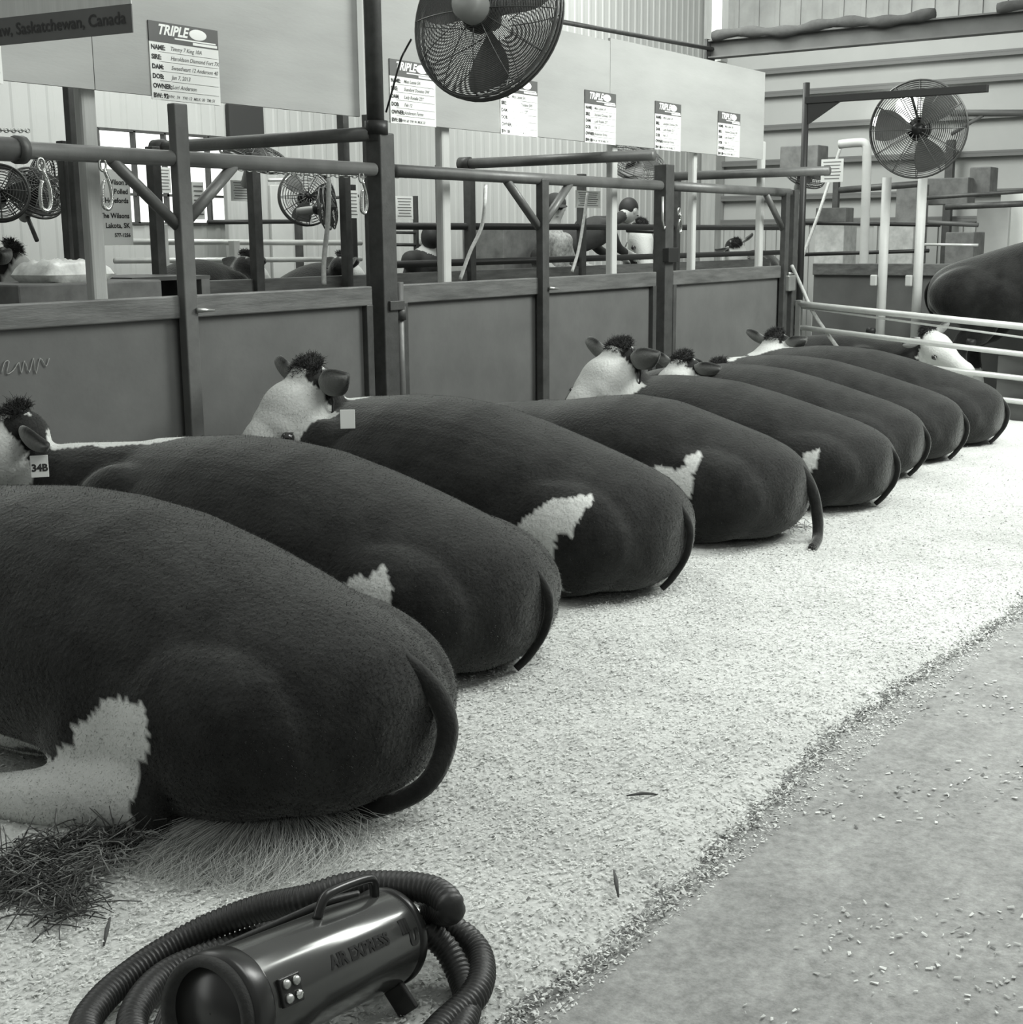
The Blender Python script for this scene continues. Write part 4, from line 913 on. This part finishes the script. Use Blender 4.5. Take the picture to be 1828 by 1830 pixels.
# ------------------------------------------------------------------ people in the far pens
def capsule(m, pts, rad, seg=14):
    m.tube(spline(pts, 4), np.interp(np.linspace(0, 1, 4*(len(pts)-1)+1), np.linspace(0, 1, len(pts)), rad).tolist(), seg)
    m.ell(pts[0], (rad[0],)*3, None, 12, 8); m.ell(pts[-1], (rad[-1],)*3, None, 12, 8)
def person(label, hip, chest, head, hands, feet, top_mat, cap=False, face_dir=(-.6, -.7, -.2), group='people working in the far pens', hair=True, side=Vector((1, 0, 0))):
    hip, chest, head = Vector(hip), Vector(chest), Vector(head); root = thing('person', label, 'person', (hip.x, hip.y, 0), group)
    fd = Vector(face_dir).normalized(); up = Vector((0, 0, 1)); up = (up-fd*up.dot(fd)).normalized(); sd = fd.cross(up)
    m = MB(); m.ell(hip, (.17, .13, .14)); capsule(m, [hip, hip.lerp(chest, .5)+Vector((0, 0, .02)), chest], [.145, .145, .16])
    sh = [chest + side*.17*s + Vector((0, 0, .05)) for s in (-1, 1)]; capsule(m, sh, [.085, .085])
    capsule(m, [chest + Vector((0, 0, .08)), chest.lerp(head, .55), head], [.08, .06, .06])
    for s_, h_ in zip((0, 1), hands):
        h_ = Vector(h_); el = sh[s_].lerp(h_, .5) + Vector((0, .03, -.07)); capsule(m, [sh[s_], el, h_], [.07, .05, .032])
        dr = (h_-el).normalized(); sx_ = dr.orthogonal().normalized(); m.ell(h_+dr*.05, (.035, .035, .03))
        for k in range(4): capsule(m, [h_+dr*.07+sx_*(k-1.5)*.018, h_+dr*(.11+.01*(k in (1, 2)))+sx_*(k-1.5)*.02, h_+dr*(.13+.012*(k in (1, 2)))+sx_*(k-1.5)*.02-Vector((0, 0, .02))], [.009, .009, .008], 6)
        capsule(m, [h_+dr*.02+sx_*.03, h_+dr*.06+sx_*.06], [.011, .009], 6)
    for s_, f_ in zip((-1, 1), feet):
        f_ = Vector(f_); hp = hip + side*.09*s_; kn = hp.lerp(f_, .5) + Vector((0, -.06, 0)); capsule(m, [hp, kn, f_+Vector((0, 0, .08))], [.10, .07, .05]); m.ell(f_+Vector((0, -.06, .045)), (.05, .13, .045))
    m.ell(head, (.078, .10, .115)); m.ell(head+fd*.03-up*.05, (.06, .07, .065)); m.ell(head+fd*.105-up*.01, (.014, .018, .022))
    V, Fc = remesh(m, .018, 4); mb = MB(); mb.v = V.tolist(); mb.f = Fc; mb.sm = [True]*len(Fc)
    cen = np.array([V[list(f)].mean(0) for f in Fc]); hz = np.linalg.norm(cen-np.array(head), axis=1) < .15
    hand = np.min([np.linalg.norm(cen-np.array(Vector(h)), axis=1) for h in hands], axis=0) < .03 + .11
    leg = (cen[:, 2] < hip.z - .08) & ~hand; mi = np.where(hz | (hand & (np.min([np.linalg.norm(cen-np.array(Vector(h)), axis=1) for h in hands], axis=0) < .12)), 1, np.where(leg, 2, 0)); mb.m = mi.tolist()
    mb.build('body', [top_mat, 'skin', 'trousers'], root)
    for s_ in (-1, 1): MB().ell(head+fd*.095+sd*s_*.032+up*.012, (.012, .012, .009)).build('eye', 'eye', root); MB().ell(head+sd*s_*.085, (.015, .022, .03)).build('ear', 'skin', root)
    MB().ell(head+fd*.095-up*.055, (.02, .012, .006)).build('mouth', 'horn', root)
    RH = Matrix((sd, fd, up)).transposed()
    MB().ell(head-fd*.025+up*.025, (.092, .108, .112), RH).build('hair', 'hair_dark', root)
    if cap:
        m = MB().ell(head-fd*.005+up*.05, (.098, .118, .09), RH); m.build('cap', 'cap_dark', root)
        MB().ell(head+fd*.13+up*.045, (.075, .075, .012), RH).build('cap_brim', 'cap_dark', root)
    return root
hA = ony(992, 372, 7.0)
person('person in dark cap and pale patterned shirt standing by the partition brace', (hA.x, 7.02, .95), (hA.x-.01, 7.0, hA.z-.35), hA, [(hA.x-.3, 6.85, 1.15), (hA.x+.3, 6.85, 1.15)], [(hA.x-.12, 7.05, 0), (hA.x+.12, 7.05, 0)], 'shirt_pale', cap=True)
hB = ony(1124, 378, 7.25); cB = ony(1068, 405, 7.25); pB = ony(985, 448, 7.35)
person('dark-haired person in dark jacket bending over to the right towards cattle', (pB.x, 7.4, pB.z-.06), (cB.x, 7.28, cB.z-.05), hB, [ony(1130, 455, 7.1), ony(1110, 462, 7.3)], [(pB.x-.1, 7.45, 0), (pB.x+.18, 7.45, 0)], 'jacket_dark', face_dir=(.7, -.3, -.5), side=Vector((.1, 1, 0)))
hC = ony(772, 432, 7.0)
person('person in dark clothes stooping behind the second pale upright', (hC.x-.12, 7.1, .95), (hC.x-.05, 7.05, hC.z-.2), hC, [(hC.x+.12, 6.9, .9), (hC.x-.3, 6.9, .95)], [(hC.x-.15, 7.1, 0), (hC.x+.1, 7.1, 0)], 'jacket_dark', face_dir=(.6, .5, -.4))

# ------------------------------------------------------------------ blower in the foreground
A = onz(385, 1808, .225); B = onz(694, 1672, .135); ax = (B-A).normalized(); Lc = (B-A).length; Rb = .088
bt = thing('cattle_blower', 'dark metal cattle dryer canister in the foreground with coiled hose', 'blower', (A.x, A.y, 0))
MB().lathe(A, ax, [(Rb*.98, .0), (Rb, .005), (Rb, Lc-.03), (Rb*.97, Lc-.012), (Rb*.8, Lc+.01), (Rb*.5, Lc+.03), (.036, Lc+.035)], 56).build('canister', 'blower_paint', bt)
MB().lathe(A, ax, [(Rb*1.05, -.012), (Rb*1.07, 0), (Rb*1.07, .03), (Rb*1.03, .036)], 56).build('front_band', 'blower_black', bt)
MB().lathe(A, ax, [(Rb*1.03, 0), (Rb*1.03, -.022), (Rb*.97, -.030), (Rb*.86, -.028), (Rb*.82, -.012), (Rb*.3, -.010), (Rb*.02, -.012)], 56).build('intake_cap', 'intake_foam', bt)
MB().lathe(A+ax*(Lc-.02), ax, [(Rb*1.015, 0), (Rb*1.03, .004), (Rb*1.03, .014), (Rb*1.01, .018)], 56).build('rear_band', 'blower_black', bt)
MB().lathe(A+ax*(Lc+.03), ax, [(.034, 0), (.034, .03), (.042, .032), (.042, .05), (.03, .055)], 28).build('outlet_collar', 'galvanised', bt)
side = ax.cross(Vector((0, 0, 1))).normalized()
if side.dot(CAM-A) < 0: side = -side
for h in (.05, Lc-.06):
    for s_ in (-1, 1):
        a_ = A + ax*h + side*s_*.05 - Vector((0, 0, Rb*.8)); b_ = A + ax*h + side*s_*.085; b_.z = .035
        MB().bar(a_, b_, .045, .012, up=tuple(ax)).build('leg', 'blower_black', bt, bevel=.003)
up = Vector((0, 0, 1))
up = side.cross(ax).normalized(); up = up if up.z > 0 else -up
hp = [A+ax*(Lc*.52)+up*Rb*.98, A+ax*(Lc*.55)+up*(Rb+.030), A+ax*(Lc*.62)+up*(Rb+.038), A+ax*(Lc*.80)+up*(Rb+.038), A+ax*(Lc*.86)+up*(Rb+.028), A+ax*(Lc*.88)+up*Rb*.98]
MB().tube(spline(hp, 5), .009, 10).build('handle', 'blower_black', bt)
Ps = A + ax*Lc*.35; ns = (side*.62+up*.78).normalized(); Ps = Ps + ns*Rb; vd = (Ps-CAM).normalized(); rd = vd - ns*2*vd.dot(ns); Lp = Ps + rd*4.2
l = bpy.data.lights.new('streak_light', 'AREA'); l.shape = 'RECTANGLE'; l.size = 2.6; l.size_y = .16; l.energy = 26; l.color = TINT  # unseen area light, added to lay a highlight streak along the canister
lo = bpy.data.objects.new('streak_light', l); col.objects.link(lo); xl = (ax - rd*ax.dot(rd)).normalized()
zc_ = (Lp-Ps).normalized(); yl = zc_.cross(xl); lo.matrix_world = Matrix(((xl.x, yl.x, zc_.x, Lp.x), (xl.y, yl.y, zc_.y, Lp.y), (xl.z, yl.z, zc_.z, Lp.z), (0, 0, 0, 1)))
# switch plate, lettering wrapped on the canister
def on_can(h, ang, lift=.0): d_ = side*math.cos(ang)+up*math.sin(ang); return A+ax*h+d_*(Rb+lift), d_
def wrap_text(m, txt, size, h0, ang0, bold=.0012, shear=0.):
    tm = MB(); text_into(tm, txt, size, (0, 0, 0), (1, 0, 0), (0, 1, 0), 0, shear, 0, bold=bold)
    flip = 1 if ax.dot(CR) > 0 else -1
    m.raw([on_can(h0 + v[0]*flip, ang0 + v[1]/Rb, .0012)[0] for v in tm.v], tm.f, 0, False)
m = MB(); wrap_text(m, 'AIR EXPRESS', .030, Lc*.40, .42); wrap_text(m, 'III', .030, Lc*.845, .50, .003); m.build('lettering', 'blower_black', bt)
m = MB(); wrap_text(m, 'U', .034, Lc*.885, .20, .003); m.build('emblem', 'blower_black', bt)
c_, d_ = on_can(.075, .40, .003); R_ = Matrix((ax, d_, up.cross(d_).cross(d_)*-1)).transposed(); tz = ax.cross(d_); R_ = Matrix((ax, d_, tz)).transposed()
sp_ = MB().box(c_, (.05, .008, .045), R_).build('switch_plate', 'blower_black', bt, bevel=.002)
for i in (-1, 1):
    for j in (-1, 1): MB().lathe(c_+ax*i*.012+tz*j*.011+d_*.003, d_, [(.0075, 0), (.008, .004), (.005, .008)], 16).build('switch_knob', 'galvanised' if (i, j) != (1, 1) else 'chrome', sp_)
def hose(pts, r, label=None, name='hose', ribbed=True, mt='black_rubber'):
    P = spline(pts, 26 if ribbed else 8); out = [P[0]]
    if ribbed:
        L_ = 0; Q = [P[0]]; step = .0026; acc = 0
        for i in range(1, len(P)):
            seg = (P[i]-P[i-1]).length; d0 = 0
            while acc + (seg-d0) >= step: d0 += step-acc; acc = 0; Q.append(P[i-1].lerp(P[i], d0/seg))
            acc += seg-d0
        P = Q
        rr = [r*(1+.045*(1 if (i//2) % 2 else -1)) for i in range(len(P))]
    else: rr = [r]*len(P)
    return MB().tube(P, rr, 16 if ribbed else 10)
G = lambda x, y, z: onz(x, y, z)
hpts = [A+ax*(Lc+.07), A+ax*(Lc+.115)+up*.015, G(805, 1625, .20), G(775, 1592, .215), G(700, 1582, .21), G(620, 1585, .20), G(545, 1607, .18), G(470, 1622, .15), G(390, 1650, .12), G(310, 1690, .09), G(235, 1740, .075), G(175, 1795, .07), G(150, 1850, .07), G(200, 1930, .07),
        G(320, 1960, .06), G(430, 1930, .055), G(700, 1900, .055), G(800, 1825, .06), G(852, 1770, .065), G(858, 1715, .07), G(830, 1675, .09), G(780, 1650, .10), G(735, 1640, .07), G(640, 1650, .07), G(520, 1660, .08), G(400, 1700, .08), G(300, 1740, .08), G(245, 1800, .08), G(240, 1860, .075), G(300, 1925, .1)]
o = hose(hpts, .0265).build('air_hose', 'black_rubber', None, (A.x, A.y, 0)); tag(o, 'ribbed black air hose coiled around the dark canister', 'hose')
h2 = [G(760, 1660, .14), G(800, 1700, .10), G(828, 1760, .06), G(835, 1810, .055), G(800, 1880, .055)]
o = hose(h2, .024).build('air_hose', 'black_rubber', None, h2[0]); tag(o, 'short inner loop of ribbed black hose right of the canister', 'hose')
for k, (dx, dy) in enumerate(((0, 0), (4, 14), (0, 27))):
    pts = [G(640+dx, 1598+dy, .23), G(585+dx, 1612+dy, .235), G(520+dx, 1640+dy, .22), G(455+dx, 1668+dy, .19), G(395+dx, 1695+dy, .16), G(350+dx, 1722+dy, .13), G(300+dx, 1790+dy, .09), G(270+dx, 1860+dy, .06)]
    o = MB().tube(spline(pts, 8), .0075, 10).build('power_cable', 'black_rubber', None, pts[0]); tag(o, ('topmost', 'middle', 'lowest')[k]+' strand of black power cable lying along the canister top', 'cable', 'cable strands on the blower')
# straw heap at left, stray sticks
def strands(N, cpx, spread, label, mt, z=.04, L=(.03, .10), name='straw'):
    m = MB()
    for k in range(N):
        cx_, cy_ = cpx[rng.integers(len(cpx))]; p = onz(cx_, cy_, .03) + Vector((rng.normal(0, spread), rng.normal(0, spread), 0)); p.z = bed_h(p.x, p.y)+rng.random()*z
        a = rng.uniform(0, 2*PI); l = rng.uniform(*L); q = p + Vector((math.cos(a)*l, math.sin(a)*l, rng.normal(0, .35)*l)); q.z = max(q.z, bed_h(p.x, p.y)+.003)
        md = p.lerp(q, .5) + Vector((rng.normal(0, .006), rng.normal(0, .006), .006)); m.tube([p, md, q], [.0014, .0016, .001], 4)
    o = m.build(name, mt); tag(o, label, 'straw', kind='stuff'); return o
strands(700, [(30, 1560), (90, 1535), (150, 1520), (200, 1525), (250, 1510), (60, 1590), (120, 1600), (110, 1640), (10, 1600)], .035, 'dark tangled straw heaped by the nearest hind foot', 'straw_dark')
strands(420, [(60, 1540), (140, 1530), (230, 1515), (110, 1600), (20, 1580), (170, 1560)], .04, 'pale straw stalks on the dark heap by the hind foot', 'straw')
strands(160, [(1330, 930), (1250, 945), (1100, 1050), (1320, 920), (1420, 945)], .05, 'straw bits beside the third and fourth cow', 'straw', .03)
for (x, y, dx, dy, lb) in ((197, 1640, -12, 52, 'dark splinter of wood sticking out of the shavings above the hose'), (1097, 1555, 8, 48, 'dark splinter in the shavings near the alley edge'), (1120, 1422, 55, -3, 'thin dark stick lying flat mid bedding')):
    p, q = onz(x, y, .045), onz(x+dx, y+dy, .03)
    o = MB().tube([p, p.lerp(q, .5)+Vector((0, 0, .004)), q], [.002, .005, .002], 6).build('wood_splinter', 'straw_dark', None, p); tag(o, lb, 'splinter')
